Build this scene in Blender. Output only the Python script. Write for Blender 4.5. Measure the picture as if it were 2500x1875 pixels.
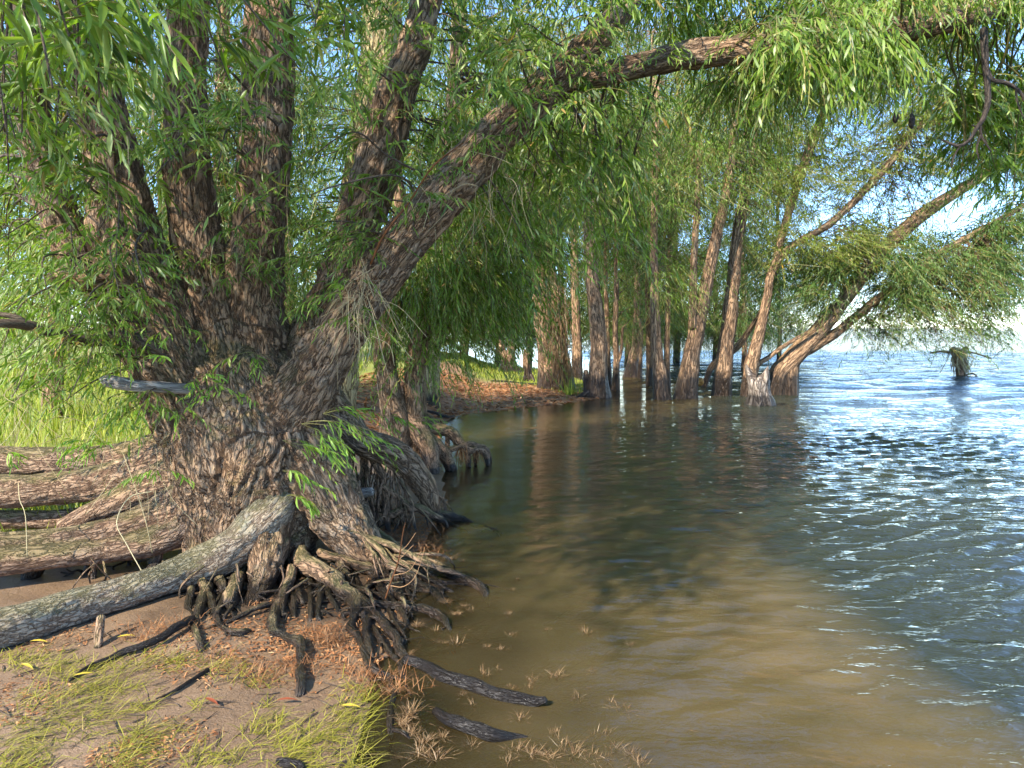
import bpy, math, random
import numpy as np
from mathutils import Vector, Matrix

for o in list(bpy.data.objects):
    bpy.data.objects.remove(o)
scn = bpy.context.scene
C = scn.collection
R = np.random.default_rng(11)
random.seed(11)

# ------------------------------------------------------------------ camera
CAMZ, FPX, VH = 1.6, 2500 * 26.0 / 36.0, 800.0
PITCH = math.atan((937.5 - VH) / FPX)
cam = bpy.data.cameras.new('camera')
cam.lens = 26.0; cam.sensor_width = 36.0
cam.clip_start = 0.05; cam.clip_end = 6000
camo = bpy.data.objects.new('camera', cam)
C.objects.link(camo)
camo.location = (0, 0, CAMZ)
camo.rotation_euler = (math.pi / 2 - PITCH, 0, 0)
scn.camera = camo

# ------------------------------------------------------------------ sky, sun, exposure
SUN = np.array([-0.52, -0.60, 0.62]); SUN /= np.linalg.norm(SUN)
world = bpy.data.worlds.new('World')
scn.world = world
world.use_nodes = True
wn = world.node_tree.nodes; wl = world.node_tree.links
bg = wn['Background']
sky = wn.new('ShaderNodeTexSky')
sky.sky_type = 'NISHITA'; sky.sun_disc = False
sky.sun_elevation = math.asin(SUN[2]); sky.sun_rotation = math.atan2(SUN[0], SUN[1])
sky.altitude = 2500.0; sky.air_density = 1.0; sky.dust_density = 0.0; sky.ozone_density = 3.5
hs = wn.new('ShaderNodeHueSaturation'); hs.inputs['Saturation'].default_value = 1.05
wl.new(sky.outputs[0], hs.inputs['Color']); wl.new(hs.outputs[0], bg.inputs[0])
bg.inputs[1].default_value = 0.15
sl = bpy.data.lights.new('sun', 'SUN')
sl.energy = 3.0; sl.angle = math.radians(0.8); sl.color = (1.0, 0.93, 0.80)
slo = bpy.data.objects.new('sun', sl)
C.objects.link(slo)
slo.rotation_euler = Vector(SUN).to_track_quat('Z', 'Y').to_euler()
slo.location = (-20, -10, 30)
vs = scn.view_settings
vs.view_transform = 'Standard'; vs.look = 'None'; vs.gamma = 1.0
vs.use_curve_mapping = False
vs.exposure = 2.05
scn.render.engine = 'CYCLES'
cy = scn.cycles
cy.max_bounces = 5; cy.diffuse_bounces = 2; cy.glossy_bounces = 2
cy.transmission_bounces = 2; cy.transparent_max_bounces = 6
cy.caustics_reflective = False; cy.caustics_refractive = False
cy.use_adaptive_sampling = True; cy.adaptive_threshold = 0.02
cy.use_denoising = True
try:
    cy.denoiser = 'OPENIMAGEDENOISE'
    cy.denoising_input_passes = 'RGB_ALBEDO_NORMAL'
    cy.denoising_prefilter = 'ACCURATE'
except Exception:
    pass

# ------------------------------------------------------------------ projection helpers (photo pixel + real distance -> world point)
_cp, _sp = math.cos(PITCH), math.sin(PITCH)
def ray(u, v):
    a = (u - 1250.0) / FPX; b = (937.5 - v) / FPX
    return np.array([a, _cp + b * _sp, -_sp + b * _cp])
def P(u, v, Y):
    d = ray(u, v)
    return np.array([0, 0, CAMZ]) + d * (Y / d[1])
def G(u, v, z=0.0):
    d = ray(u, v)
    return np.array([0, 0, CAMZ]) + d * ((z - CAMZ) / d[2])

# ------------------------------------------------------------------ numpy noise
def _h(ix, iy, iz, s=0):
    h = (ix.astype(np.int64) * 374761393 + iy.astype(np.int64) * 668265263 + iz.astype(np.int64) * 2147483647 + s * 974711) & 0xFFFFFFFF
    h = ((h ^ (h >> 13)) * 1274126177) & 0xFFFFFFFF
    h = ((h ^ (h >> 16)) * 2246822519) & 0xFFFFFFFF
    return ((h ^ (h >> 15)) & 0xFFFFFF) / float(0xFFFFFF)
def vnoise(p, s=0):
    f = np.floor(p); t = p - f; t = t * t * (3 - 2 * t)
    i = f.astype(np.int64); r = 0
    for dx in (0, 1):
        wx = t[:, 0] if dx else 1 - t[:, 0]
        for dy in (0, 1):
            wy = t[:, 1] if dy else 1 - t[:, 1]
            for dz in (0, 1):
                wz = t[:, 2] if dz else 1 - t[:, 2]
                r = r + wx * wy * wz * _h(i[:, 0] + dx, i[:, 1] + dy, i[:, 2] + dz, s)
    return r * 2 - 1
def fbm(p, oct=3, s=0):
    r = 0; a = 1.0; q = p
    for k in range(oct):
        r = r + a * vnoise(q, s + k); q = q * 2.03 + 17.1; a *= 0.5
    return r / 1.75
def worley(p, s=0):
    i = np.floor(p).astype(np.int64); f = p - i
    d1 = np.full(len(p), 9.0); d2 = np.full(len(p), 9.0)
    for dx in (-1, 0, 1):
        for dy in (-1, 0, 1):
            for dz in (-1, 0, 1):
                a, b, c = i[:, 0] + dx, i[:, 1] + dy, i[:, 2] + dz
                d = np.sqrt((dx + _h(a, b, c, s) - f[:, 0]) ** 2 + (dy + _h(a, b, c, s + 1) - f[:, 1]) ** 2 + (dz + _h(a, b, c, s + 2) - f[:, 2]) ** 2)
                m = d < d1
                d2 = np.where(m, d1, np.minimum(d2, d)); d1 = np.where(m, d, d1)
    return d1, d2
def sstep(a, b, x):
    t = np.clip((x - a) / (b - a), 0, 1)
    return t * t * (3 - 2 * t)
def unit(a):
    return a / np.maximum(np.linalg.norm(a, axis=-1, keepdims=True), 1e-9)

# ------------------------------------------------------------------ mesh + object helpers
def mesh_from(name, V, polys, attrs=None, mat=None, smooth=True):
    """polys: list of (n,k) index arrays, k = 3 or 4; attrs: name -> per-vertex float or vector array"""
    V = np.asarray(V, dtype=np.float32)
    me = bpy.data.meshes.new(name)
    me.vertices.add(len(V)); me.vertices.foreach_set('co', V.ravel())
    idx = np.concatenate([np.asarray(p, dtype=np.int32).ravel() for p in polys])
    tot = np.concatenate([np.full(len(p), np.asarray(p).shape[1], dtype=np.int32) for p in polys])
    st = np.concatenate([[0], np.cumsum(tot)[:-1]]).astype(np.int32)
    me.loops.add(len(idx)); me.loops.foreach_set('vertex_index', idx)
    me.polygons.add(len(tot)); me.polygons.foreach_set('loop_start', st)
    if smooth:
        me.polygons.foreach_set('use_smooth', np.ones(len(tot), dtype=bool))
    for k, a in (attrs or {}).items():
        a = np.asarray(a, dtype=np.float32)
        if a.ndim == 1:
            at = me.attributes.new(k, 'FLOAT', 'POINT'); at.data.foreach_set('value', a)
        else:
            at = me.attributes.new(k, 'FLOAT_VECTOR', 'POINT'); at.data.foreach_set('vector', a.ravel())
    if mat: me.materials.append(mat)
    me.update(calc_edges=True)
    return me
def obj(name, me, parent=None):
    o = bpy.data.objects.new(name, me)
    C.objects.link(o)
    if parent is not None:
        o.parent = parent
        o.matrix_parent_inverse = Matrix.Translation(-Vector(parent.location))
    return o
def tag(o, label=None, cat=None, group=None, kind=None):
    if label: o['label'] = label
    if cat: o['category'] = cat
    if group: o['group'] = group
    if kind: o['kind'] = kind
    return o
def empty(name, loc, label, cat, group=None):
    o = bpy.data.objects.new(name, None)
    C.objects.link(o)
    o.location = [float(a) for a in loc]
    o.empty_display_size = 0.2
    return tag(o, label, cat, group)

class MB:
    """collects geometry for ONE mesh"""
    def __init__(s): s.V = []; s.P = []; s.A = {}; s.n = 0
    def add(s, V, polys, attrs):
        for k, a in attrs.items(): s.A.setdefault(k, []).append(a)
        s.V.append(V); s.P += [np.asarray(p) + s.n for p in polys]; s.n += len(V)
    def mesh(s, name, mat, smooth=True):
        return mesh_from(name, np.concatenate(s.V), s.P, {k: np.concatenate(a) for k, a in s.A.items()}, mat, smooth)

def spline(cp, sub=5):
    cp = np.asarray(cp, dtype=float); n = len(cp)
    if n == 2: sub = max(sub, 3)
    e = np.vstack([2 * cp[0] - cp[1], cp, 2 * cp[-1] - cp[-2]])
    out = []
    for i in range(n - 1):
        p0, p1, p2, p3 = e[i], e[i + 1], e[i + 2], e[i + 3]
        for k in range(sub):
            t = k / sub
            out.append(0.5 * (2 * p1 + (p2 - p0) * t + (2 * p0 - 5 * p1 + 4 * p2 - p3) * t * t + (3 * p1 - p0 - 3 * p2 + p3) * t ** 3))
    out.append(cp[-1])
    o = np.array(out)
    if o.shape[1] > 3: o[:, 3] = np.maximum(o[:, 3], 0.0008)
    return o
def frames(p):
    t = unit(np.gradient(p, axis=0))
    a = np.array([0, 1.0, 0]) if abs(t[0][1]) < 0.8 else np.array([1.0, 0, 0])
    n = np.cross(t[0], a); n /= np.linalg.norm(n)
    N = [n]
    for i in range(1, len(p)):
        n = N[-1] - t[i] * np.dot(N[-1], t[i]); n /= max(np.linalg.norm(n), 1e-9); N.append(n)
    N = np.array(N)
    return t, N, np.cross(t, N)
def tube(cp, seg=10, sub=5, lump=0.08, freq=2.2, seed=0, capr=0.5):
    """tapered limb along control points (x,y,z,radius)"""
    c = spline(cp, sub)
    p, r = c[:, :3], c[:, 3]
    t, N, B = frames(p)
    s = np.concatenate([[0], np.cumsum(np.linalg.norm(np.diff(p, axis=0), axis=1))])
    th = np.linspace(0, 2 * math.pi, seg, endpoint=False)
    ring = np.cos(th)[None, :, None] * N[:, None] + np.sin(th)[None, :, None] * B[:, None]
    base = p[:, None] + ring * r[:, None, None]
    if lump:
        k = 1.0 / np.maximum(r, 0.004)
        q = np.stack([np.broadcast_to(np.cos(th)[None] * freq, (len(p), seg)), np.broadcast_to(np.sin(th)[None] * freq, (len(p), seg)),
                      np.broadcast_to((s * np.median(k) * 0.45)[:, None], (len(p), seg))], -1).reshape(-1, 3) + seed * 7.3
        d = fbm(q, 3, seed).reshape(len(p), seg)
        base = base + ring * (r[:, None] * d * lump * 2)[..., None]
    V = base.reshape(-1, 3)
    bk = np.stack([np.cos(th)[None] * r[:, None], np.sin(th)[None] * r[:, None], np.broadcast_to(s[:, None], (len(p), seg))], -1).reshape(-1, 3) + seed * 3.7
    n = len(p)
    i = np.arange(n - 1)[:, None] * seg; j = np.arange(seg)[None]; j2 = (j + 1) % seg
    Q = np.stack([i + j, i + j2, i + seg + j2, i + seg + j], -1).reshape(-1, 4)
    V = np.vstack([V, p[0] - t[0] * r[0] * capr, p[-1] + t[-1] * r[-1] * capr])
    bk = np.vstack([bk, bk[:seg].mean(0), bk[-seg:].mean(0)])
    jj = np.arange(seg)
    T = np.vstack([np.stack([np.full(seg, n * seg), (jj + 1) % seg, jj], -1),
                   np.stack([np.full(seg, n * seg + 1), (n - 1) * seg + jj, (n - 1) * seg + (jj + 1) % seg], -1)])
    return V, [Q, T], {'bk': bk}
def pix(pts):
    """control points from (u, v, Y, radius in photo pixels)"""
    return np.array([list(P(u, v, Y)) + [r * Y / FPX] for u, v, Y, r in pts])

# ------------------------------------------------------------------ materials
def newmat(name):
    m = bpy.data.materials.new(name); m.use_nodes = True
    nt = m.node_tree
    return m, nt, nt.nodes['Principled BSDF'], nt.nodes['Material Output']
def N_(nt, t, **kw):
    n = nt.nodes.new(t)
    for k, v in kw.items():
        if k in n.inputs: n.inputs[k].default_value = v
        else: setattr(n, k, v)
    return n
def ramp(nt, fac, stops, interp='LINEAR'):
    n = nt.nodes.new('ShaderNodeValToRGB'); n.color_ramp.interpolation = interp
    cr = n.color_ramp
    while len(cr.elements) < len(stops): cr.elements.new(0.5)
    for e, (p, c) in zip(cr.elements, stops):
        e.position = p; e.color = (c, c, c, 1) if isinstance(c, (int, float)) else (*c, 1)
    nt.links.new(fac, n.inputs[0])
    return n.outputs[0]
def mixc(nt, fac, a, b, blend='MIX'):
    n = nt.nodes.new('ShaderNodeMix'); n.data_type = 'RGBA'; n.blend_type = blend
    for s, x in ((n.inputs[0], fac), (n.inputs[6], a), (n.inputs[7], b)):
        if isinstance(x, bpy.types.NodeSocket): nt.links.new(x, s)
        elif isinstance(x, (int, float)): s.default_value = x
        else: s.default_value = (*x, 1)
    return n.outputs[2]
def math_(nt, op, a, b=None, clamp=False):
    n = nt.nodes.new('ShaderNodeMath'); n.operation = op; n.use_clamp = clamp
    for s, x in zip(n.inputs, (a, b)):
        if x is None: continue
        if isinstance(x, bpy.types.NodeSocket): nt.links.new(x, s)
        else: s.default_value = x
    return n.outputs[0]
def attr(nt, name):
    n = nt.nodes.new('ShaderNodeAttribute'); n.attribute_name = name
    return n
def noise(nt, vec, scale, detail=4, rough=0.6, dist=0.0):
    n = N_(nt, 'ShaderNodeTexNoise'); n.inputs['Scale'].default_value = scale
    n.inputs['Detail'].default_value = detail; n.inputs['Roughness'].default_value = rough; n.inputs['Distortion'].default_value = dist
    if vec is not None: nt.links.new(vec, n.inputs['Vector'])
    return n.outputs[0]

def bark_mat(name, plate, plate2, furrow, moss=0.0, scale=20.0, stretch=0.3, wet=None, depth=0.02, lich=0.0, rusty=0.0):
    m, nt, bs, out = newmat(name)
    L = nt.links
    a = attr(nt, 'bk').outputs['Vector']
    mp = N_(nt, 'ShaderNodeMapping'); mp.inputs['Scale'].default_value = (1, 1, stretch); L.new(a, mp.inputs[0])
    def ridge(sc, st, off, detail, amp):
        m_ = N_(nt, 'ShaderNodeMapping'); m_.inputs['Scale'].default_value = (1, 1, st); m_.inputs['Location'].default_value = (off, off * 1.7, off * 0.6); L.new(a, m_.inputs[0])
        n_ = noise(nt, m_.outputs[0], sc, detail, 0.55, 0.35)
        return math_(nt, 'MULTIPLY', math_(nt, 'ABSOLUTE', math_(nt, 'SUBTRACT', n_, 0.5)), amp)
    r_ = math_(nt, 'MINIMUM', ridge(scale * 0.55, stretch * 0.55, 0.0, 4, 7.0), ridge(scale * 0.95, stretch * 1.1, 5.3, 4, 8.0))
    plate_h = ramp(nt, r_, [(0.0, 0.0), (0.28, 0.55), (0.8, 1.0)])
    fine = noise(nt, mp.outputs[0], scale * 3.2, 6, 0.72)
    big = noise(nt, a, 1.9, 3, 0.6)
    col = mixc(nt, ramp(nt, big, [(0.35, 0.0), (0.65, 1.0)]), plate, plate2)
    if rusty:
        col = mixc(nt, math_(nt, 'MULTIPLY', ramp(nt, noise(nt, a, 3.1, 4, 0.65), [(0.46, 0.0), (0.62, 1.0)]), rusty), col, (0.30, 0.145, 0.062))
        col = mixc(nt, math_(nt, 'MULTIPLY', ramp(nt, noise(nt, a, 2.3, 4, 0.6, 0.3), [(0.52, 0.0), (0.66, 1.0)]), rusty), col, (0.33, 0.27, 0.20))
    col = mixc(nt, ramp(nt, fine, [(0.3, 0.0), (0.75, 1.0)]), col, tuple(min(1, c * 1.75 + 0.01) for c in plate))
    col = mixc(nt, ramp(nt, plate_h, [(0.0, 0.95), (0.75, 0.0)]), col, furrow)
    geo = N_(nt, 'ShaderNodeNewGeometry')
    if lich:
        ln = noise(nt, a, 9.0, 4, 0.7)
        col = mixc(nt, math_(nt, 'MULTIPLY', ramp(nt, ln, [(0.55, 0.0), (0.68, 1.0)]), lich), col, (0.34, 0.33, 0.27))
    if moss:
        sx = N_(nt, 'ShaderNodeSeparateXYZ'); L.new(geo.outputs['Normal'], sx.inputs[0])
        mn = noise(nt, geo.outputs['Position'], 3.2, 5, 0.65)
        f = math_(nt, 'ADD', math_(nt, 'MULTIPLY', sx.outputs[2], 0.35), mn)
        f = ramp(nt, f, [(0.62, 0.0), (0.82, 1.0)])
        col = mixc(nt, math_(nt, 'MULTIPLY', f, moss), col, (0.095, 0.115, 0.022))
    rough = 0.85
    if wet is not None:
        sp = N_(nt, 'ShaderNodeSeparateXYZ'); L.new(geo.outputs['Position'], sp.inputs[0])
        n2 = noise(nt, geo.outputs['Position'], 7.0, 3, 0.6)
        z = math_(nt, 'SUBTRACT', sp.outputs[2], math_(nt, 'MULTIPLY', n2, wet * 0.6))
        f = ramp(nt, math_(nt, 'DIVIDE', z, wet), [(0.45, 1.0), (0.75, 0.0)])
        col = mixc(nt, math_(nt, 'MULTIPLY', f, 0.88), col, (0.012, 0.009, 0.007))
        rough = ramp(nt, f, [(0.0, 0.85), (1.0, 0.38)])
        L.new(rough, bs.inputs['Roughness'])
    else:
        bs.inputs['Roughness'].default_value = rough
    bs.inputs['Specular IOR Level'].default_value = 0.3
    L.new(col, bs.inputs['Base Color'])
    hgt_ = math_(nt, 'ADD', plate_h, math_(nt, 'MULTIPLY', fine, 0.55))
    bp = N_(nt, 'ShaderNodeBump'); bp.inputs['Strength'].default_value = 1.0; bp.inputs['Distance'].default_value = depth
    L.new(hgt_, bp.inputs['Height']); L.new(bp.outputs[0], bs.inputs['Normal'])
    return m

def leaf_mat(name, stops, trans=0.48, spec=0.5, rough=0.4):
    m, nt, bs, out = newmat(name)
    L = nt.links
    c = ramp(nt, attr(nt, 'rnd').outputs['Fac'], stops)
    L.new(c, bs.inputs['Base Color'])
    bs.inputs['Roughness'].default_value = rough; bs.inputs['Specular IOR Level'].default_value = spec
    tr = N_(nt, 'ShaderNodeBsdfTranslucent')
    L.new(mixc(nt, 1.0, c, (1.05, 1.15, 0.45), 'MULTIPLY'), tr.inputs[0])
    mx = N_(nt, 'ShaderNodeMixShader'); mx.inputs[0].default_value = trans
    L.new(bs.outputs[0], mx.inputs[1]); L.new(tr.outputs[0], mx.inputs[2]); L.new(mx.outputs[0], out.inputs[0])
    return m

M = {}
M['bark'] = bark_mat('willow_bark', (0.265, 0.168, 0.096), (0.305, 0.208, 0.13), (0.080, 0.040, 0.018), moss=0.34, scale=24, wet=0.12, depth=0.032, lich=0.2, rusty=0.75)
M['root'] = bark_mat('root_bark', (0.23, 0.135, 0.075), (0.25, 0.165, 0.105), (0.03, 0.018, 0.010), moss=0.42, scale=38, stretch=0.35, wet=0.085, depth=0.010)
M['limb'] = bark_mat('low_limb_bark', (0.27, 0.205, 0.14), (0.32, 0.26, 0.19), (0.10, 0.06, 0.035), moss=0.4, scale=42, stretch=0.45, wet=0.05, depth=0.010, lich=0.5)
M['rust'] = bark_mat('rusty_limb_bark', (0.27, 0.165, 0.098), (0.24, 0.17, 0.11), (0.085, 0.04, 0.02), moss=0.45, scale=34, stretch=0.35, wet=0.05, depth=0.014, lich=0.12)
M['far'] = bark_mat('far_willow_bark', (0.33, 0.195, 0.105), (0.38, 0.245, 0.14), (0.060, 0.032, 0.017), moss=0.12, scale=17, stretch=0.2, wet=0.58, depth=0.03)
M['sunny'] = bark_mat('yellow_willow_bark', (0.34, 0.26, 0.13), (0.36, 0.28, 0.12), (0.12, 0.075, 0.03), moss=0.3, scale=17, stretch=0.2, wet=0.4, depth=0.03)
M['twig'] = bark_mat('branch_bark', (0.10, 0.072, 0.048), (0.13, 0.10, 0.06), (0.05, 0.03, 0.02), scale=60, depth=0.003)
M['drift'] = bark_mat('weathered_driftwood', (0.33, 0.29, 0.24), (0.27, 0.25, 0.22), (0.09, 0.07, 0.055), scale=55, stretch=0.08, wet=0.05, depth=0.006)
M['dead'] = bark_mat('dark_wet_wood', (0.045, 0.032, 0.024), (0.06, 0.045, 0.032), (0.012, 0.009, 0.007), scale=50, wet=0.4, depth=0.006)
M['cut'] = bark_mat('fresh_orange_wood', (0.52, 0.25, 0.06), (0.55, 0.30, 0.09), (0.3, 0.12, 0.03), scale=40, depth=0.004)
GREEN = [(0.0, (0.075, 0.125, 0.012)), (0.25, (0.135, 0.225, 0.020)), (0.55, (0.215, 0.320, 0.040)), (0.78, (0.30, 0.385, 0.085)), (0.92, (0.36, 0.42, 0.20)), (0.97, (0.46, 0.42, 0.09)), (1.0, (0.42, 0.27, 0.08))]
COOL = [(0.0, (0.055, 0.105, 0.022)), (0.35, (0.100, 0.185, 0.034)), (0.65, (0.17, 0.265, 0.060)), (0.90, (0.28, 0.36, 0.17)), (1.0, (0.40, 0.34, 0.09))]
WARM = [(0.0, (0.09, 0.125, 0.014)), (0.35, (0.165, 0.215, 0.026)), (0.7, (0.26, 0.305, 0.050)), (0.92, (0.34, 0.35, 0.12)), (1.0, (0.48, 0.30, 0.06))]
BRIGHT = [(0.0, (0.13, 0.24, 0.02)), (0.5, (0.22, 0.37, 0.03)), (0.9, (0.30, 0.43, 0.07)), (1.0, (0.40, 0.40, 0.06))]
M['leaf'] = leaf_mat('willow_leaf', GREEN)
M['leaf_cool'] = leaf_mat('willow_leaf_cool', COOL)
M['leaf_warm'] = leaf_mat('willow_leaf_warm', WARM)
M['leaf_new'] = leaf_mat('willow_leaf_young', BRIGHT, trans=0.4)
M['grass'] = leaf_mat('grass_blade', [(0.0, (0.13, 0.19, 0.02)), (0.5, (0.26, 0.31, 0.035)), (0.85, (0.40, 0.40, 0.06)), (1.0, (0.48, 0.38, 0.13))], trans=0.3, spec=0.2)
M['matted'] = leaf_mat('matted_grass_blade', [(0.0, (0.07, 0.05, 0.02)), (0.25, (0.17, 0.16, 0.02)), (0.6, (0.31, 0.29, 0.035)), (0.85, (0.42, 0.37, 0.07)), (1.0, (0.44, 0.31, 0.14))], trans=0.2, spec=0.2)
M['straw'] = leaf_mat('dry_straw', [(0.0, (0.09, 0.05, 0.024)), (0.4, (0.20, 0.115, 0.052)), (0.8, (0.33, 0.21, 0.105)), (1.0, (0.52, 0.38, 0.24))], trans=0.15, spec=0.15, rough=0.7)
M['rustfibre'] = leaf_mat('rusty_root_fibre', [(0.0, (0.13, 0.05, 0.02)), (0.5, (0.30, 0.135, 0.055)), (1.0, (0.48, 0.28, 0.14))], trans=0.1, spec=0.1, rough=0.8)
M['litter'] = leaf_mat('fallen_leaf_litter', [(0.0, (0.10, 0.040, 0.018)), (0.4, (0.26, 0.105, 0.040)), (0.75, (0.42, 0.20, 0.08)), (1.0, (0.52, 0.34, 0.17))], trans=0.1, spec=0.2, rough=0.7)
M['yellow'] = leaf_mat('yellow_fallen_leaf', [(0.0, (0.50, 0.36, 0.05)), (1.0, (0.62, 0.46, 0.06))], trans=0.15)
M['red'] = leaf_mat('red_fallen_leaf', [(0.0, (0.24, 0.06, 0.025)), (1.0, (0.26, 0.07, 0.03))], trans=0.1)
M['vine'] = leaf_mat('dry_vine_stem', [(0.0, (0.20, 0.14, 0.07)), (0.6, (0.40, 0.31, 0.16)), (1.0, (0.52, 0.43, 0.24))], trans=0.05, spec=0.2)
M['stem'] = leaf_mat('green_twig', [(0.0, (0.10, 0.085, 0.03)), (0.6, (0.20, 0.19, 0.05)), (1.0, (0.30, 0.26, 0.09))], trans=0.0, spec=0.2)

# ------------------------------------------------------------------ shoreline, ground, water
shore_px = [(1010, 2300), (930, 1960), (885, 1840), (905, 1740), (925, 1640), (985, 1560), (1010, 1470), (1010, 1380), (1050, 1300), (1095, 1225),
            (1085, 1150), (1060, 1080), (1075, 1035), (1130, 1012), (1250, 998), (1390, 984), (1455, 974), (1490, 962), (1480, 944), (1430, 930),
            (1390, 915), (1330, 900), (1240, 893), (1180, 884), (1120, 872)]
shore = np.array([G(u, v)[:2] for u, v in shore_px])
poly = np.vstack([[(0.35, -60), (0.3, -3), (0.05, 0.3)], shore, [(-10, 70), (-20, 300), (-40, 1500), (-2500, 1500), (-2500, -60)]])
def sdist(x, y):
    """distance to the shoreline, positive on land"""
    p = np.stack([x, y], -1).astype(float)
    d = np.full(len(p), 1e9); ins = np.zeros(len(p), bool)
    n = len(poly)
    for i in range(n):
        a, b = poly[i], poly[(i + 1) % n]
        ab = b - a
        t = np.clip(((p - a) @ ab) / (ab @ ab), 0, 1)
        d = np.minimum(d, np.linalg.norm(p - a - t[:, None] * ab, axis=1))
        if a[1] != b[1]:
            c = ((a[1] > p[:, 1]) != (b[1] > p[:, 1])) & (p[:, 0] < (b[0] - a[0]) * (p[:, 1] - a[1]) / (b[1] - a[1]) + a[0])
            ins ^= c
    return np.where(ins, d, -d)
def hgt(x, y):
    x = np.atleast_1d(np.asarray(x, float)); y = np.atleast_1d(np.asarray(y, float))
    s = sdist(x, y)
    q = np.stack([x, y, np.zeros_like(x)], -1)
    s = s + 0.08 * fbm(q * 2.3, 3, 5) * np.clip(1.5 - np.abs(s) * 0.2, 0.3, 1)
    n = fbm(q * 3.0, 4, 9)
    land = (0.05 + 0.06 * sstep(9.5, 13, y)) * (1 - np.exp(-np.maximum(s, 0) / (0.8 + 2.2 * sstep(9.5, 13, y)))) + 0.02 * n * sstep(0, 0.6, s)
    back = sstep(5.5, 7.5, y) * sstep(-0.6, -2.2, x) * 0.38 + sstep(7, 30, y) * sstep(0.5, 6, s) * 0.04
    near = sstep(6.0, 3.5, y)
    deep = np.maximum(-s, 0)
    bay = sstep(6.5, 9.0, y) * sstep(4.2, 2.2, x) * sstep(24, 19, y)
    bed = -0.014 - (0.055 * np.minimum(deep, 2.0) + (0.30 - 0.26 * bay) * np.clip(deep - 2.0, 0, 6)) + 0.02 * n
    land = np.maximum(land - 0.06 * np.exp(-((x + 1.75) ** 2 / 1.6 + (y - 4.9) ** 2 / 0.35)) - 0.05 * np.exp(-((x + 2.9) ** 2 / 0.8 + (y - 4.7) ** 2 / 0.3)), np.minimum(land, 0.012))
    return np.where(s > 0, land + back * sstep(0, 1.5, s), np.clip(bed, -1.5, -0.012))
def axis(parts):
    out = [parts[0][0]]
    for a, b, st in parts:
        n = max(1, int(round((b - a) / st)))
        out += list(np.linspace(a, b, n + 1)[1:])
    return np.array(out)
def grid(xs, ys):
    X, Y = np.meshgrid(xs, ys)
    nx, ny = len(xs), len(ys)
    i = (np.arange(ny - 1)[:, None] * nx + np.arange(nx - 1)[None]).ravel()
    return X.ravel(), Y.ravel(), np.stack([i, i + 1, i + nx + 1, i + nx], -1)
gx, gy, gq = grid(axis([(-2500, -60, 300), (-60, -12, 2), (-12, -5, 0.25), (-5, 1.2, 0.05), (1.2, 6, 0.2), (6, 30, 1.5), (30, 2500, 300)]),
                  axis([(-60, 0, 6), (0, 2.0, 0.2), (2.0, 7.0, 0.05), (7, 20, 0.14), (20, 50, 1.2), (50, 2500, 250)]))
gz = hgt(gx, gy)
gs = sdist(gx, gy)
mg, nt, bs, out = newmat('shore_ground')
Lk = nt.links
geo = N_(nt, 'ShaderNodeNewGeometry'); pos = geo.outputs['Position']
n1 = noise(nt, pos, 2.2, 6, 0.65); n2 = noise(nt, pos, 26, 5, 0.7); n3 = noise(nt, pos, 120, 3, 0.7)
sand = mixc(nt, ramp(nt, n1, [(0.3, 0.0), (0.7, 1.0)]), (0.300, 0.192, 0.108), (0.205, 0.122, 0.066))
sand = mixc(nt, ramp(nt, n2, [(0.50, 0.0), (0.78, 0.75)]), sand, (0.13, 0.075, 0.042))
sand = mixc(nt, ramp(nt, n3, [(0.4, 0.0), (0.8, 0.55)]), sand, (0.42, 0.29, 0.18))
lit = attr(nt, 'litter').outputs['Fac']; grs = attr(nt, 'grassy').outputs['Fac']
col = mixc(nt, math_(nt, 'MULTIPLY', lit, ramp(nt, n2, [(0.25, 0.5), (0.6, 1.0)])), sand, mixc(nt, ramp(nt, n2, [(0.35, 0.0), (0.62, 1.0)]), (0.17, 0.07, 0.028), (0.42, 0.22, 0.10)))
col = mixc(nt, math_(nt, 'MULTIPLY', grs, ramp(nt, n1, [(0.25, 0.4), (0.5, 1.0)])), col, mixc(nt, n2, (0.12, 0.15, 0.02), (0.30, 0.31, 0.04)))
root_shade = ramp(nt, math_(nt, 'ADD', attr(nt, 'root_shade').outputs['Fac'], math_(nt, 'MULTIPLY', math_(nt, 'SUBTRACT', n1, 0.5), 0.9)), [(0.3, 0.0), (0.62, 1.0)])
col = mixc(nt, math_(nt, 'MULTIPLY', root_shade, 0.85), col, (0.050, 0.032, 0.020))  # paints the shade of the hollows under roots and low limbs into the ground
sp = N_(nt, 'ShaderNodeSeparateXYZ'); Lk.new(pos, sp.inputs[0])
damp = ramp(nt, math_(nt, 'ADD', sp.outputs[2], math_(nt, 'MULTIPLY', n1, -0.05)), [(0.0, 1.0), (0.06, 0.0)])
col = mixc(nt, math_(nt, 'MULTIPLY', damp, 0.45), col, (0.10, 0.062, 0.034))
Lk.new(col, bs.inputs['Base Color'])
Lk.new(ramp(nt, damp, [(0.0, 0.9), (1.0, 0.45)]), bs.inputs['Roughness'])
bp = N_(nt, 'ShaderNodeBump'); bp.inputs['Distance'].default_value = 0.012; bp.inputs['Strength'].default_value = 0.9
Lk.new(math_(nt, 'ADD', n2, math_(nt, 'MULTIPLY', n3, 0.4)), bp.inputs['Height']); Lk.new(bp.outputs[0], bs.inputs['Normal'])
q = np.stack([gx, gy, 0 * gx], -1)
gn = fbm(q * 0.7, 3, 21)
gline = gy - (20.2 - 1.8 * gx) + 1.6 * gn
a_lit = np.clip(sstep(9.5, 11.5, gy) * sstep(1.2, -0.6, gline) + 0.6 * sstep(5.0, 5.6, gy) * sstep(7, 6, gy) * sstep(1.5, 0.3, gs), 0, 1) * (gs > -0.3)
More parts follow.
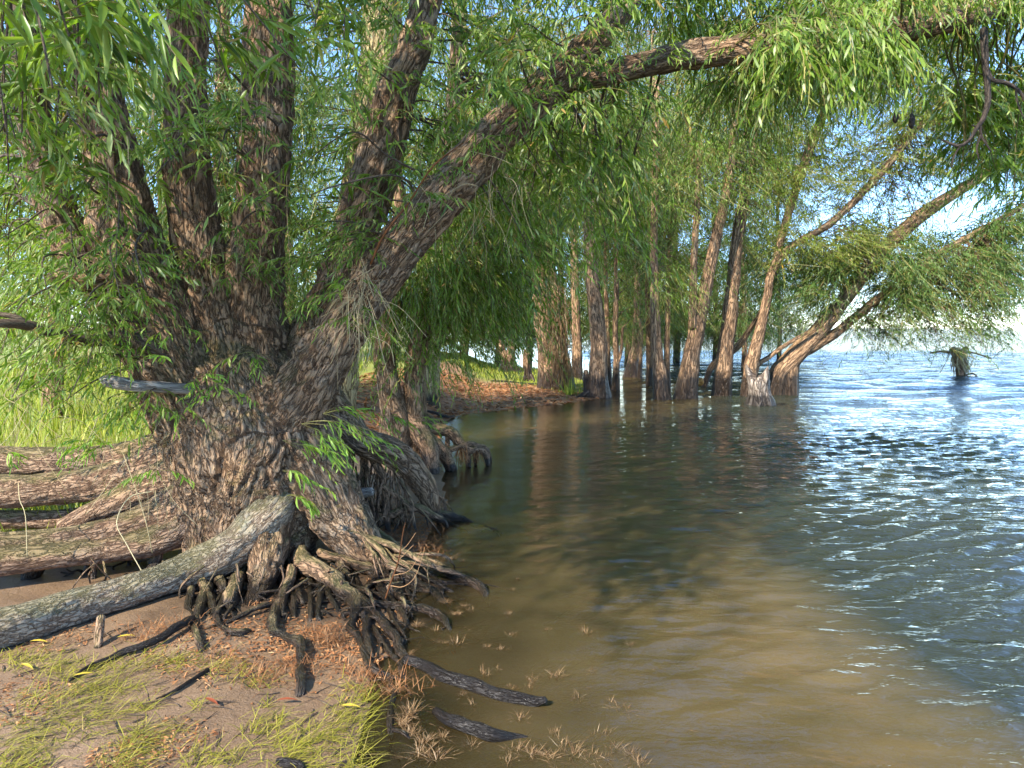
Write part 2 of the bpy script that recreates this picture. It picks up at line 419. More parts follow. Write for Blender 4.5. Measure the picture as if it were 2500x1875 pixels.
a_gr = np.clip(sstep(-0.8, 0.6, gline) * sstep(11.5, 14.5, gy) + sstep(4.7, 6.2, gy) * sstep(-2.2, -3.0, gx), 0, 1) * (gs > 0)
ground = obj('ground', mesh_from('ground', np.stack([gx, gy, gz], -1), [gq], {'litter': a_lit, 'grassy': a_gr, 'root_shade': np.exp(-((gx + 1.25) ** 2 / 0.75 + (gy - 4.45) ** 2 / 0.5)) + np.exp(-((gx + 2.6) ** 2 / 1.2 + (gy - 4.95) ** 2 / 0.16)) + 0.8 * np.exp(-((gx + 0.95) ** 2 / 0.25 + (gy - 5.7) ** 2 / 0.6))}, mg))
tag(ground, kind='structure')

# water
wx, wy, wq = grid(axis([(-900, -60, 210), (-60, -6, 6), (-6, -2, 0.5), (-2, 5.5, 0.036), (5.5, 12, 0.09), (12, 30, 0.6), (30, 100, 5), (100, 2500, 400)]),
                  axis([(-60, 0, 6), (0, 2.2, 0.3), (2.2, 7.0, 0.033), (7, 12, 0.07), (12, 24, 0.17), (24, 52, 0.36), (52, 60, 1.0), (60, 300, 20), (300, 3000, 450)]))
ws = sdist(wx, wy)
open_ = sstep(-0.2, 3.2, wx - 0.10 * wy + 0.5) * 0.75 + 0.25
fade = sstep(22, 12, wy) * sstep(11.5, 8.5, wx) * sstep(-2, -1, wx)
z = np.zeros(len(wx))
for k in range(34):
    lam = 0.095 * (1.045 ** k)
    if lam > 0.40: break
    ang = -math.pi / 2 + 0.35 + R.normal() * 0.36
    kx, ky = 2 * math.pi / lam * math.cos(ang), 2 * math.pi / lam * math.sin(ang)
    ok = sstep(20.0, 10.0, wy) if lam < 0.45 else 1.0
    ph = kx * wx + ky * wy + R.uniform(0, 6.28) + 1.3 * fbm(np.stack([wx, wy, 0 * wx + k], -1) * 0.6, 2, k)
    z += ok * 0.0052 * lam ** 0.80 * np.sin(ph)
q = np.stack([wx, wy, 0 * wx], -1)
z *= fade * open_ * (0.65 + 0.7 * np.clip(fbm(q * 0.8, 2, 77) + 0.3, 0, 1)) * np.clip(0.25 + np.maximum(-ws, 0) * 0.5, 0, 1)
zf = np.zeros(len(wx))
for k in range(9):
    lam = 0.95 * 1.11 ** k
    ang = -math.pi / 2 + 0.3 + R.normal() * 0.4
    zf += 0.0075 * lam * np.sin(2 * math.pi / lam * (math.cos(ang) * wx + math.sin(ang) * wy) + R.uniform(0, 6.28) + fbm(np.stack([wx, wy, 0 * wx + k], -1) * 0.2, 2, 90 + k))
z += zf * sstep(11, 18, wy) * sstep(58, 44, wy) * sstep(2.2, 6.0, wx) * sstep(34, 27, wx)
depth = np.clip(-hgt(wx, wy), 0, 2)
mw, nt, bs, out = newmat('lake_water')
Lk = nt.links
nt.nodes.remove(bs)
geo = N_(nt, 'ShaderNodeNewGeometry'); pos = geo.outputs['Position']
mp = N_(nt, 'ShaderNodeMapping'); mp.inputs['Scale'].default_value = (0.38, 1.0, 1.0); mp.inputs['Rotation'].default_value = (0, 0, 0.25); Lk.new(pos, mp.inputs[0])
na = noise(nt, mp.outputs[0], 4.2, 3, 0.55, 0.3); nb = noise(nt, mp.outputs[0], 15, 3, 0.6, 0.4)
nc = noise(nt, mp.outputs[0], 1.1, 2, 0.5)
opn = attr(nt, 'open').outputs['Fac']
h_ = math_(nt, 'ADD', math_(nt, 'ADD', math_(nt, 'MULTIPLY', nc, 1.2), na), math_(nt, 'MULTIPLY', nb, 0.35))
bp = N_(nt, 'ShaderNodeBump'); bp.inputs['Distance'].default_value = 0.05
h_ = math_(nt, 'MULTIPLY', h_, attr(nt, 'chop').outputs['Fac'])
Lk.new(h_, bp.inputs['Height']); Lk.new(math_(nt, 'MULTIPLY', opn, 0.75), bp.inputs['Strength'])
fr = N_(nt, 'ShaderNodeFresnel'); fr.inputs[0].default_value = 1.36; Lk.new(bp.outputs[0], fr.inputs['Normal'])
gl = N_(nt, 'ShaderNodeBsdfGlossy'); gl.inputs['Roughness'].default_value = 0.012; Lk.new(bp.outputs[0], gl.inputs['Normal'])
tp = N_(nt, 'ShaderNodeBsdfTransparent'); tp.inputs[0].default_value = (0.90, 0.80, 0.62, 1)
df = N_(nt, 'ShaderNodeBsdfDiffuse')
silt = noise(nt, pos, 0.9, 4, 0.6, 0.8)
dp = attr(nt, 'depth').outputs['Fac']
shal = mixc(nt, ramp(nt, silt, [(0.3, 0.0), (0.7, 1.0)]), (0.150, 0.112, 0.044), (0.225, 0.160, 0.070))
Lk.new(mixc(nt, ramp(nt, dp, [(0.12, 0.0), (0.32, 1.0)]), shal, (0.036, 0.042, 0.028)), df.inputs[0])
f = math_(nt, 'SUBTRACT', 1.0, math_(nt, 'POWER', 2.718, math_(nt, 'MULTIPLY', dp, -6.0)))
m1 = N_(nt, 'ShaderNodeMixShader'); Lk.new(f, m1.inputs[0]); Lk.new(tp.outputs[0], m1.inputs[1]); Lk.new(df.outputs[0], m1.inputs[2])
m2 = N_(nt, 'ShaderNodeMixShader'); Lk.new(fr.outputs[0], m2.inputs[0]); Lk.new(m1.outputs[0], m2.inputs[1]); Lk.new(gl.outputs[0], m2.inputs[2])
Lk.new(m2.outputs[0], out.inputs[0])
water = obj('water', mesh_from('water', np.stack([wx, wy, z], -1), [wq], {'depth': depth, 'open': open_, 'chop': 1 + 3.0 * sstep(9, 30, wy) * sstep(1, 6, wx)}, mw))
tag(water, kind='structure')

# ------------------------------------------------------------------ foliage
def leaf_template(lod):
    if lod == 0:
        rows, hw = [0.2, 0.48, 0.78], [0.68, 1.0, 0.62]
        T = [(0, 0, 0)]
        for t, w in zip(rows, hw): T += [(t, -w, 0.05 * w - 0.16 * t * t), (t, 0, -0.16 * t * t), (t, w, 0.05 * w - 0.16 * t * t)]
        T += [(1, 0, -0.2)]
        tri = [(0, 3, 2), (0, 2, 1), (8, 9, 10), (7, 8, 10)]
        quad = []
        for i in (1, 4): quad += [(i + 1, i + 2, i + 5, i + 4), (i, i + 1, i + 4, i + 3)]
        return np.array(T, float), np.array(tri), np.array(quad)
    if lod == 1:
        T = [(0, 0, 0), (0.3, -0.9, -0.01), (0.3, 0.9, -0.01), (0.68, -0.75, -0.08), (0.68, 0.75, -0.08), (1, 0, -0.2)]
        return np.array(T, float), np.array([(0, 2, 1), (3, 4, 5)]), np.array([(1, 2, 4, 3)])
    if lod == 3:
        return np.array([(0, -1, 0), (0.14, 1, 0), (1, 0, -0.16)], float), np.array([(0, 1, 2)]), None
    T = [(0, 0, 0), (0.45, -1, -0.03), (0.45, 1, -0.03), (1, 0, -0.18)]
    return np.array(T, float), np.array([(0, 2, 1), (1, 2, 3)]), None
LT = [leaf_template(i) for i in range(4)]
def leaves_geo(B, D, N, L, W, rnd, lod):
    T, tri, quad = LT[lod]
    S = np.cross(D, N)
    V = (B[:, None] + D[:, None] * (T[None, :, 0] * L[:, None])[..., None] + S[:, None] * (T[None, :, 1] * W[:, None] * 0.5)[..., None]
         + N[:, None] * (T[None, :, 2] * L[:, None])[..., None])
    n, k = len(B), len(T)
    off = (np.arange(n) * k)[:, None, None]
    polys = [(off + tri[None]).reshape(-1, 3)]
    if quad is not None: polys.append((off + quad[None]).reshape(-1, 4))
    return V.reshape(-1, 3), polys, {'rnd': np.repeat(rnd, k)}
def twig_nodes(base, az, length, e0, e1, k):
    s = (np.arange(k) + 0.5) / k
    el = e0[:, None] + (e1 - e0)[:, None] * s[None] ** 0.75
    a = az[:, None] + np.cumsum(R.normal(0, 0.07, (len(base), k)), 1)
    t = np.stack([np.cos(el) * np.cos(a), np.cos(el) * np.sin(a), np.sin(el)], -1)
    p = base[:, None] + np.cumsum(t, 1) * (length / k)[:, None, None]
    return np.concatenate([base[:, None], p], 1), np.concatenate([t[:, :1], t], 1)
def twig_leaves(p, t, ll, lw, skip=0.12, dens=1.0):
    n, k = p.shape[:2]
    k0 = max(1, int(skip * k))
    P_, T_ = p[:, k0:], t[:, k0:]
    up = np.array([0, 0, 1.0])
    side = unit(np.cross(T_, up) + 1e-3 * R.normal(size=T_.shape))
    sg = np.where((np.arange(P_.shape[1]) % 2)[None, :, None], 1.0, -1.0) * np.ones((n, 1, 1))
    D = unit(0.78 * T_ + 0.46 * sg * side - 0.46 * up + 0.27 * R.normal(size=T_.shape))
    N = 0.55 * up + 0.5 * R.normal(size=T_.shape) + 0.25 * sg * side
    N = unit(N - D * np.sum(N * D, -1, keepdims=True))
    B = P_.reshape(-1, 3); D = D.reshape(-1, 3); N = N.reshape(-1, 3)
    taper = np.linspace(1.0, 0.62, P_.shape[1])[None] * np.ones((n, 1))
    tws = np.repeat(R.uniform(0.72, 1.2, n), P_.shape[1])
    L = ll * (0.55 + 0.8 * R.random(len(B))) * taper.ravel() * tws
    W = lw * (0.6 + 0.6 * R.random(len(B))) * taper.ravel() * tws
    shift = np.repeat(R.normal(0, 0.13, n), P_.shape[1])
    rnd = np.clip(R.beta(1.7, 2.0, len(B)) + shift, 0, 1)
    if dens < 1:
        m = R.random(len(B)) < dens
        B, D, N, L, W, rnd = B[m], D[m], N[m], L[m], W[m], rnd[m]
    return B, D, N, L, W, rnd
def stems_geo(p, r0, step=3):
    """thin three-sided twig stems"""
    q = p[:, ::step]
    if (p.shape[1] - 1) % step: q = np.concatenate([q, p[:, -1:]], 1)
    n, k = q.shape[:2]
    t = unit(np.gradient(q, axis=1))
    a = unit(np.cross(t, np.array([0.3, 0.5, 0.8]))); b = np.cross(t, a)
    r = r0 * np.linspace(1, 0.35, k)[None, :, None]
    V = np.stack([q + r * (math.cos(x) * a + math.sin(x) * b) for x in (0, 2.094, 4.189)], 2)
    i = (np.arange(n)[:, None, None] * k * 3 + np.arange(k - 1)[None, :, None] * 3)
    j = np.arange(3)[None, None]; j2 = (j + 1) % 3
    Q = np.stack([i + j, i + j2, i + 3 + j2, i + 3 + j], -1).reshape(-1, 4)
    return V.reshape(-1, 3), [Q], {'rnd': np.repeat(R.random(n), k * 3)}

def ribbons_geo(p, r0, k=3):
    """far twigs: narrow strips"""
    q = p[:, np.linspace(0, p.shape[1] - 1, k).astype(int)]
    n = len(q)
    a = unit(np.cross(np.gradient(q, axis=1), R.normal(size=(n, 1, 3)))) * r0
    V = np.stack([q - a, q + a], 2)
    i = np.arange(n)[:, None] * k * 2 + np.arange(k - 1)[None] * 2
    return V.reshape(-1, 3), [np.stack([i, i + 1, i + 3, i + 2], -1).reshape(-1, 4)], {'rnd': np.repeat(R.random(n), k * 2)}
def branchlets(ends, anchors, ntw, tl, e0=(10, 40), e1=(-85, -55), k=16, sag=0.15, spread=0.35):
    """thin branches from wood to each end point, with hanging twigs along them; returns branch curves and twig nodes"""
    curves = []; B = []; AZ = []
    for e in ends:
        d = np.linalg.norm(anchors - e, axis=1) * (0.8 + 0.4 * R.random(len(anchors))) + 0.9 * np.maximum(0, e[2] + 0.15 - anchors[:, 2])
        a = anchors[np.argmin(d)]
        v = e - a; ln = np.linalg.norm(v)
        up = np.array([0, 0, 1.0])
        m1 = a + v * 0.35 + up * ln * sag + R.normal(0, 0.05, 3) * ln
        m2 = a + v * 0.72 + up * ln * sag * 1.1 + R.normal(0, 0.05, 3) * ln
        r = 0.005 + 0.004 * min(ln, 2.0)
        cp = np.array([[*a, r], [*m1, r * 0.8], [*m2, r * 0.55], [*e, r * 0.25]])
        curves.append(cp)
        c = spline(cp, 8)[:, :3]
        tt = R.uniform(0.38, 1.0, ntw) ** 0.8
        idx = tt * (len(c) - 1); i0 = np.clip(idx.astype(int), 0, len(c) - 2); f = (idx - i0)[:, None]
        B.append(c[i0] * (1 - f) + c[i0 + 1] * f)
        AZ.append(math.atan2(v[1], v[0]) + R.normal(0, 1.1, ntw))
    B = np.concatenate(B); AZ = np.concatenate(AZ); n = len(B)
    return curves, twig_nodes(B, AZ, tl * (0.6 + 0.8 * R.random(n)), np.radians(R.uniform(*e0, n)), np.radians(R.uniform(*e1, n)), k)
def box_ends(u0, u1, v0, v1, Y0, Y1, n, clump=0.0, seed=0):
    out = []
    while len(out) < n:
        Y = R.uniform(Y0, Y1)
        p = P(R.uniform(u0, u1), R.uniform(v0, v1), Y)
        if clump and fbm(p[None] * 1.3, 2, seed)[0] < clump - 0.5: continue
        out.append(p)
    return np.array(out)

# ------------------------------------------------------------------ the big willow on the bank
TREE = P(600, 1250, 5.2); TREE[2] = 0.1
willow = empty('willow_tree', TREE, 'huge old multi-stemmed willow with exposed roots on the sandy bank', 'tree')
stems = {
 'core': [(575, 900, 5.35, 120), (595, 1000, 5.3, 160), (610, 1090, 5.25, 185), (635, 1180, 5.2, 175), (660, 1280, 5.1, 135), (670, 1370, 4.95, 80), (675, 1440, 4.9, 40)],
 'left': [(560, 1150, 5.2, 130), (495, 1020, 5.25, 126), (420, 880, 5.3, 118), (358, 740, 5.3, 108), (312, 600, 5.3, 94), (280, 430, 5.3, 78), (248, 250, 5.3, 66), (212, 80, 5.3, 60), (180, -140, 5.3, 56)],
 'left_b': [(350, 780, 5.3, 80), (240, 660, 5.25, 62), (150, 540, 5.2, 52), (95, 350, 5.1, 46), (62, 150, 5.1, 44), (45, -140, 5.1, 40)],
 'mid': [(580, 1060, 5.4, 120), (545, 900, 5.45, 100), (510, 740, 5.5, 80), (482, 590, 5.5, 66), (462, 420, 5.5, 60), (454, 220, 5.5, 57), (460, 0, 5.5, 55), (466, -160, 5.5, 52)],
 'third': [(640, 1100, 5.4, 125), (628, 940, 5.5, 100), (622, 800, 5.55, 86), (628, 650, 5.6, 78), (642, 480, 5.6, 72), (652, 300, 5.6, 68), (658, 100, 5.6, 66), (664, -160, 5.6, 60)],
 'fourth': [(660, 1080, 5.45, 110), (715, 930, 5.6, 82), (780, 800, 5.7, 66), (838, 660, 5.8, 56), (890, 500, 5.8, 62), (940, 350, 5.8, 64), (968, 220, 5.8, 56), (1022, 90, 5.8, 46), (1072, -130, 5.9, 40)],
 'leaning': [(660, 1090, 5.15, 120), (745, 960, 5.1, 92), (840, 800, 5.1, 74), (940, 655, 5.1, 68), (1055, 510, 5.1, 66), (1170, 375, 5.15, 62), (1290, 255, 5.2, 58), (1410, 140, 5.2, 46), (1530, 15, 5.3, 32), (1620, -120, 5.4, 26)],
 'under': [(1270, 275, 5.25, 24), (1340, 235, 5.45, 24), (1440, 192, 5.6, 26), (1560, 160, 5.7, 30), (1700, 132, 5.7, 34), (1900, 112, 5.7, 34), (2100, 92, 5.7, 33), (2300, 52, 5.7, 31), (2520, -10, 5.7, 28), (2700, -90, 5.7, 24)],
 'butt_r': [(690, 1020, 5.2, 110), (760, 1150, 5.1, 92), (825, 1260, 5.0, 74), (885, 1345, 4.85, 54), (945, 1410, 4.7, 34), (1000, 1450, 4.55, 18)],
 'butt_c': [(640, 1200, 5.0, 95), (652, 1310, 4.75, 60), (645, 1400, 4.45, 38), (622, 1465, 4.2, 28), (592, 1530, 4.0, 23)],
 'butt_l': [(550, 1080, 5.15, 125), (525, 1220, 5.0, 92), (505, 1320, 4.85, 64), (488, 1420, 4.65, 38), (480, 1490, 4.45, 24)],
 'butt_m': [(620, 1120, 5.05, 130), (590, 1250, 4.9, 88), (570, 1350, 4.75, 56), (560, 1440, 4.6, 32), (556, 1510, 4.45, 20)],
 'back_r': [(760, 980, 5.5, 70), (830, 1030, 5.6, 46), (889, 1079, 5.65, 38), (949, 1099, 5.7, 37), (990, 1128, 5.8, 36), (1020, 1160, 5.85, 33), (1042, 1192, 5.9, 30), (1054, 1232, 5.95, 24), (1066, 1258, 5.98, 15)],
}
grey = {
 'low1': [(720, 1170, 5.2, 60), (655, 1262, 4.82, 62), (565, 1338, 4.6, 52), (450, 1398, 4.4, 47), (330, 1440, 4.15, 46), (200, 1482, 3.9, 48), (60, 1522, 3.65, 54), (-120, 1560, 3.4, 58), (-300, 1590, 3.2, 58)],
}
rust = {
 'low2': [(560, 1160, 5.1, 70), (470, 1222, 5.0, 50), (380, 1262, 4.9, 44), (250, 1300, 4.75, 40), (100, 1322, 4.6, 40), (-80, 1332, 4.4, 42), (-300, 1330, 4.2, 42)],
 'low3': [(520, 1240, 5.0, 52), (430, 1302, 4.85, 40), (300, 1340, 4.7, 36), (160, 1356, 4.55, 36), (0, 1372, 4.4, 38), (-200, 1390, 4.2, 40)],
 'low4': [(470, 1150, 5.2, 62), (360, 1190, 5.15, 46), (250, 1240, 5.05, 38), (150, 1290, 4.95, 30)],
 'low5': [(450, 1120, 5.35, 60), (330, 1160, 5.35, 52), (180, 1190, 5.3, 50), (20, 1200, 5.2, 50), (-200, 1190, 5.1, 50)],
 'low7': [(480, 1160, 5.45, 44), (340, 1222, 5.4, 34), (200, 1262, 5.35, 30), (60, 1268, 5.3, 30), (-180, 1262, 5.2, 30)],
 'low8': [(470, 1190, 5.0, 34), (350, 1250, 4.92, 24), (270, 1290, 4.85, 18), (200, 1320, 4.75, 12)],
 'low6': [(430, 1080, 5.6, 46), (300, 1115, 5.6, 42), (150, 1125, 5.6, 42), (-20, 1122, 5.6, 44), (-250, 1110, 5.6, 42)],
}
def organic(group, voxel, mat, name, furrow=0.028, fs=7.5):
    curves = {k: pix(v) for k, v in group.items()}
    for k in curves:
        if k.startswith('low') and k != 'low1': curves[k][2:, 3] *= 0.84
    for k in ('left', 'left_b', 'mid', 'third', 'fourth', 'leaning', 'under'):
        if k in curves: curves[k][:, 3] *= np.linspace(0.95, 0.84, len(curves[k])) * (1.1 if k == 'under' else 0.92 if k == 'leaning' else 1.0)
    mb = MB()
    for i, (k, cp) in enumerate(curves.items()):
        V, Pl, A = tube(cp, 18, 6, lump=0.09, freq=1.6, seed=i + 3)
        mb.add(V, Pl, {})
    tmp = bpy.data.objects.new('tmp', mb.mesh('tmp', None))
    C.objects.link(tmp)
    md = tmp.modifiers.new('r', 'REMESH'); md.mode = 'VOXEL'; md.voxel_size = voxel
    sm = tmp.modifiers.new('s', 'SMOOTH'); sm.factor = 0.5; sm.iterations = 7
    dg = bpy.context.evaluated_depsgraph_get()
    me = bpy.data.meshes.new_from_object(tmp.evaluated_get(dg))
    bpy.data.objects.remove(tmp)
    n = len(me.vertices)
    co = np.empty(n * 3, np.float32); me.vertices.foreach_get('co', co); co = co.reshape(-1, 3)
    no = np.empty(n * 3, np.float32); me.vertices.foreach_get('normal', no); no = no.reshape(-1, 3)
    cs = []
    for i, cp in enumerate(curves.values()):
        c = spline(cp, 10); t, N, B = frames(c[:, :3])
        s = np.concatenate([[0], np.cumsum(np.linalg.norm(np.diff(c[:, :3], axis=0), axis=1))])
        cs.append(np.hstack([c, N, B, s[:, None], np.full((len(c), 1), i)]))
    cs = np.vstack(cs)
    best = np.empty(n, int)
    cc = cs[:, :3].astype(np.float32); c2 = (cc ** 2).sum(1); rr = cs[:, 3].astype(np.float32)
    for a in range(0, n, 20000):
        v = co[a:a + 20000]
        d = np.sqrt(np.maximum((v ** 2).sum(1)[:, None] + c2[None] - 2 * v @ cc.T, 0)) / rr[None]
        best[a:a + 20000] = np.argmin(d, 1)
    b = cs[best]
    rel = co - b[:, :3]
    bk = np.stack([(rel * b[:, 4:7]).sum(1), (rel * b[:, 7:10]).sum(1), b[:, 10] + np.einsum('ij,ij->i', rel, np.cross(b[:, 4:7], b[:, 7:10]))], -1) + (b[:, 11] * 3.7)[:, None]
    qa = bk * np.array([fs, fs, fs * 0.15]); qa = qa + 0.5 * np.stack([vnoise(bk * 9, 31), vnoise(bk * 9, 32), 0 * qa[:, 0]], -1)
    qb = bk * np.array([fs * 1.6, fs * 1.6, fs * 0.45]) + 7.7
    plate = sstep(0.0, 0.55, np.minimum(np.abs(fbm(qa, 2, 4)) * 2.2, np.abs(fbm(qb, 2, 14)) * 2.8))
    q2 = bk * np.array([5.0, 5.0, 0.9])
    big = fbm(q2, 3, 8)
    loc = np.clip(b[:, 3] / 0.2, 0.35, 1.2)
    disp = (furrow * (plate - 0.6) + 0.026 * big + 0.004 * vnoise(bk * np.array([60, 60, 22]), 3)) * loc
    co = co + no * disp[:, None].astype(np.float32)
    me.vertices.foreach_set('co', co.astype(np.float32).ravel())
    at = me.attributes.new('bk', 'FLOAT_VECTOR', 'POINT'); at.data.foreach_set('vector', bk.astype(np.float32).ravel())
    me.polygons.foreach_set('use_smooth', np.ones(len(me.polygons), bool))
    me.materials.clear(); me.materials.append(mat)
    me.update()
    o = obj(name, me, willow)
    return o, curves
trunk, curves = organic(stems, 0.0162, M['bark'], 'trunk')
_, rcurves = organic(rust, 0.015, M['rust'], 'low_limb', furrow=0.016, fs=11)
_, gcurves = organic(grey, 0.011, M['limb'], 'low_grey_limb', furrow=0.008, fs=14)
over = [pix(a) for a in ([(180, -140, 5.3, 40), (120, -420, 4.4, 32), (80, -640, 3.4, 26), (40, -900, 2.6, 16)], [(460, -150, 5.5, 40), (480, -420, 4.8, 34), (520, -560, 4.0, 28), (600, -760, 3.2, 16)],
        [(662, -150, 5.6, 44), (760, -380, 5.0, 36), (860, -480, 4.4, 28), (1000, -560, 3.8, 16)], [(1072, -120, 5.9, 34), (1200, -260, 5.4, 28), (1340, -330, 5.0, 20), (1500, -360, 4.7, 12)], [(60, -120, 5.1, 30), (-150, -300, 4.6, 24), (-260, -420, 4.0, 16)])]
for i, cp in enumerate(over):
    V, Pl, A = tube(cp, 12, 6, lump=0.1, seed=i)
    obj('overhead_limb', mesh_from('overhead_limb', V, Pl, A, M['bark']), willow)
big_anchor = np.vstack([spline(c, 8)[2:, :3] for c in over] + [spline(c, 8)[:, :3] for k, c in curves.items() if k not in ('core', 'butt_r', 'butt_c', 'butt_l', 'low1', 'back_r')])

roots = [
 [(731, 1350, 4.75, 20), (740, 1376, 4.6, 24), (772, 1389, 4.5, 25), (813, 1417, 4.4, 24), (840, 1446, 4.3, 22), (872, 1463, 4.2, 20), (867, 1503, 4.0, 15), (856, 1525, 3.9, 12), (875, 1558, 3.75, 10), (894, 1606, 3.5, 9), (910, 1634, 3.38, 9), (948, 1650, 3.3, 7), (975, 1655, 3.26, 4)],
 [(885, 1462, 4.15, 13), (897, 1500, 4.0, 12), (894, 1544, 3.8, 10), (900, 1587, 3.58, 10), (912, 1614, 3.45, 8)],
 [(890, 1466, 4.12, 10), (921, 1506, 3.95, 10), (943, 1533, 3.82, 11), (965, 1560, 3.68, 12), (981, 1596, 3.52, 12), (996, 1612, 3.47, 12)],
 [(913, 1530, 3.8, 6), (932, 1574, 3.65, 8), (956, 1601, 3.52, 9), (978, 1623, 3.42, 9), (986, 1653, 3.3, 9), (992, 1680, 3.2, 8), (999, 1706, 3.1, 6)],
 [(950, 1640, 3.35, 6), (959, 1690, 3.18, 7), (953, 1730, 3.02, 8), (952, 1775, 2.9, 10), (955, 1835, 2.72, 9)],
 [(715, 1390, 4.5, 13), (691, 1452, 4.25, 14), (672, 1490, 4.1, 14), (669, 1539, 3.9, 14), (704, 1558, 3.8, 14), (734, 1572, 3.72, 15), (735, 1600, 3.6, 14), (734, 1653, 3.38, 13), (731, 1690, 3.22, 12), (725, 1722, 3.08, 8)],
 [(490, 1410, 4.4, 10), (513, 1466, 4.2, 10), (527, 1500, 4.05, 9), (540, 1526, 3.9, 8), (560, 1540, 3.82, 8), (598, 1543, 3.8, 8), (645, 1541, 3.8, 5)],
 [(505, 1430, 4.35, 13), (490, 1480, 4.2, 12), (478, 1535, 4.0, 11), (492, 1585, 3.75, 9), (512, 1622, 3.55, 6)],
 [(470, 1440, 4.25, 10), (462, 1480, 4.1, 9), (470, 1510, 4.0, 8)],
 [(780, 1350, 4.85, 12), (853, 1373, 4.75, 12), (894, 1387, 4.65, 12), (935, 1403, 4.6, 11), (970, 1408, 4.55, 11), (1016, 1427, 4.48, 12), (1057, 1449, 4.36, 11), (1084, 1474, 4.24, 8), (1102, 1496, 4.1, 5)],
 [(880, 1275, 5.25, 16), (915, 1302, 5.15, 16), (962, 1335, 5.0, 15), (997, 1362, 4.85, 13), (1043, 1372, 4.75, 11), (1084, 1392, 4.65, 11), (1125, 1411, 4.55, 12), (1160, 1425, 4.47, 12), (1178, 1443, 4.4, 11), (1190, 1466, 4.28, 6)],
 [(980, 1352, 4.9, 12), (1030, 1408, 4.65, 12), (1062, 1430, 4.55, 12), (1097, 1446, 4.46, 10), (1150, 1465, 4.34, 5)],
 [(895, 1470, 4.1, 8), (948, 1476, 4.08, 9), (1002, 1482, 4.05, 10), (1043, 1490, 4.03, 10), (1078, 1503, 3.98, 10), (1097, 1530, 3.84, 5)],
 [(850, 1425, 4.4, 6), (900, 1445, 4.28, 6), (935, 1455, 4.2, 7), (946, 1484, 4.08, 6), (962, 1517, 3.9, 6), (985, 1555, 3.7, 4)],
 [(830, 1380, 4.65, 12), (851, 1419, 4.5, 13), (870, 1445, 4.35, 12)],
 [(1060, 1255, 5.98, 14), (1082, 1270, 6.0, 11), (1106, 1285, 5.95, 7)],
 [(1056, 1250, 5.98, 12), (1123, 1266, 6.05, 9), (1172, 1286, 5.95, 7), (1215, 1299, 5.75, 4)],
 [(949, 1256, 5.7, 9), (985, 1244, 5.78, 10), (1023, 1240, 5.85, 11), (1053, 1258, 5.85, 10), (1088, 1276, 5.85, 5)],
 [(905, 1100, 5.75, 12), (930, 1150, 5.75, 11), (941, 1199, 5.75, 9), (945, 1262, 5.7, 8)],
 [(935, 1185, 5.72, 7), (973, 1214, 5.75, 7), (998, 1238, 5.75, 7), (1010, 1268, 5.72, 5)],
 [(848, 1060, 5.75, 18), (850, 1120, 5.75, 15), (845, 1170, 5.72, 14), (838, 1215, 5.7, 10)],
 [(880, 1090, 5.8, 10), (892, 1140, 5.8, 9), (888, 1190, 5.8, 8), (900, 1240, 5.8, 7)],
 [(1040, 1170, 5.9, 7), (1060, 1185, 5.95, 6), (1068, 1205, 6.0, 5), (1085, 1228, 6.1, 4)],
 [(721, 1420, 4.5, 7), (734, 1466, 4.35, 7), (761, 1513, 4.15, 5)],
 [(722, 1430, 4.5, 5), (720, 1490, 4.25, 5), (738, 1540, 4.0, 4)],
 [(690, 1440, 4.5, 9), (688, 1500, 4.3, 8), (702, 1545, 4.1, 5)],
 [(560, 1420, 4.5, 10), (600, 1440, 4.5, 9), (530, 1490, 4.4, 8)],
 [(820, 1400, 4.6, 6), (800, 1450, 4.4, 6), (812, 1500, 4.2, 4)],
 [(960, 1420, 4.6, 6), (985, 1460, 4.4, 6), (1005, 1510, 4.1, 4)],
 [(520, 1380, 4.7, 14), (545, 1440, 4.6, 13), (552, 1500, 4.4, 9)],
 [(620, 1340, 4.8, 26), (585, 1400, 4.7, 22), (560, 1470, 4.5, 14), (555, 1540, 4.2, 9)],
 [(450, 1390, 4.7, 13), (400, 1430, 4.75, 11), (352, 1480, 4.7, 9)],
 [(390, 1345, 4.8, 12), (368, 1400, 4.75, 11), (345, 1450, 4.7, 9)],
 [(230, 1365, 4.6, 8), (232, 1410, 4.6, 7), (226, 1460, 4.5, 6)],
 [(215, 1380, 4.7, 8), (195, 1420, 4.65, 7), (170, 1470, 4.5, 6)],
 [(90, 1370, 4.6, 26), (75, 1420, 4.6, 20), (62, 1480, 4.5, 16)],
 [(150, 1365, 4.9, 20), (130, 1420, 4.9, 15), (140, 1480, 4.7, 10)],
 [(310, 1355, 4.85, 5), (320, 1400, 4.85, 4), (335, 1440, 4.8, 3)],
 [(330, 1450, 4.2, 24), (250, 1500, 4.05, 22), (150, 1530, 3.9, 18)],
]
roots[-1] = [(560, 1390, 4.62, 22), (470, 1432, 4.5, 22), (390, 1462, 4.38, 20), (310, 1480, 4.25, 14)]
for k in range(22):                                          # tangle of lesser roots under the trunk
    u = R.uniform(500, 960); v = R.uniform(1370, 1425) + max(0, (u - 800) * 0.15)
    u2 = u + R.normal(20, 45); v2 = R.uniform(1500, 1600) - (40 if u2 > 900 else 0)
    r = R.uniform(3, 8)
    roots.append([(u, v, 4.75, r * 1.2), (u + (u2 - u) * 0.3 + R.normal(0, 14), v + (v2 - v) * 0.3, 4.5, r), (u + (u2 - u) * 0.7 + R.normal(0, 18), v + (v2 - v) * 0.65, 4.25, r * 0.9), (u2, v2, 4.0, r * 0.6)])
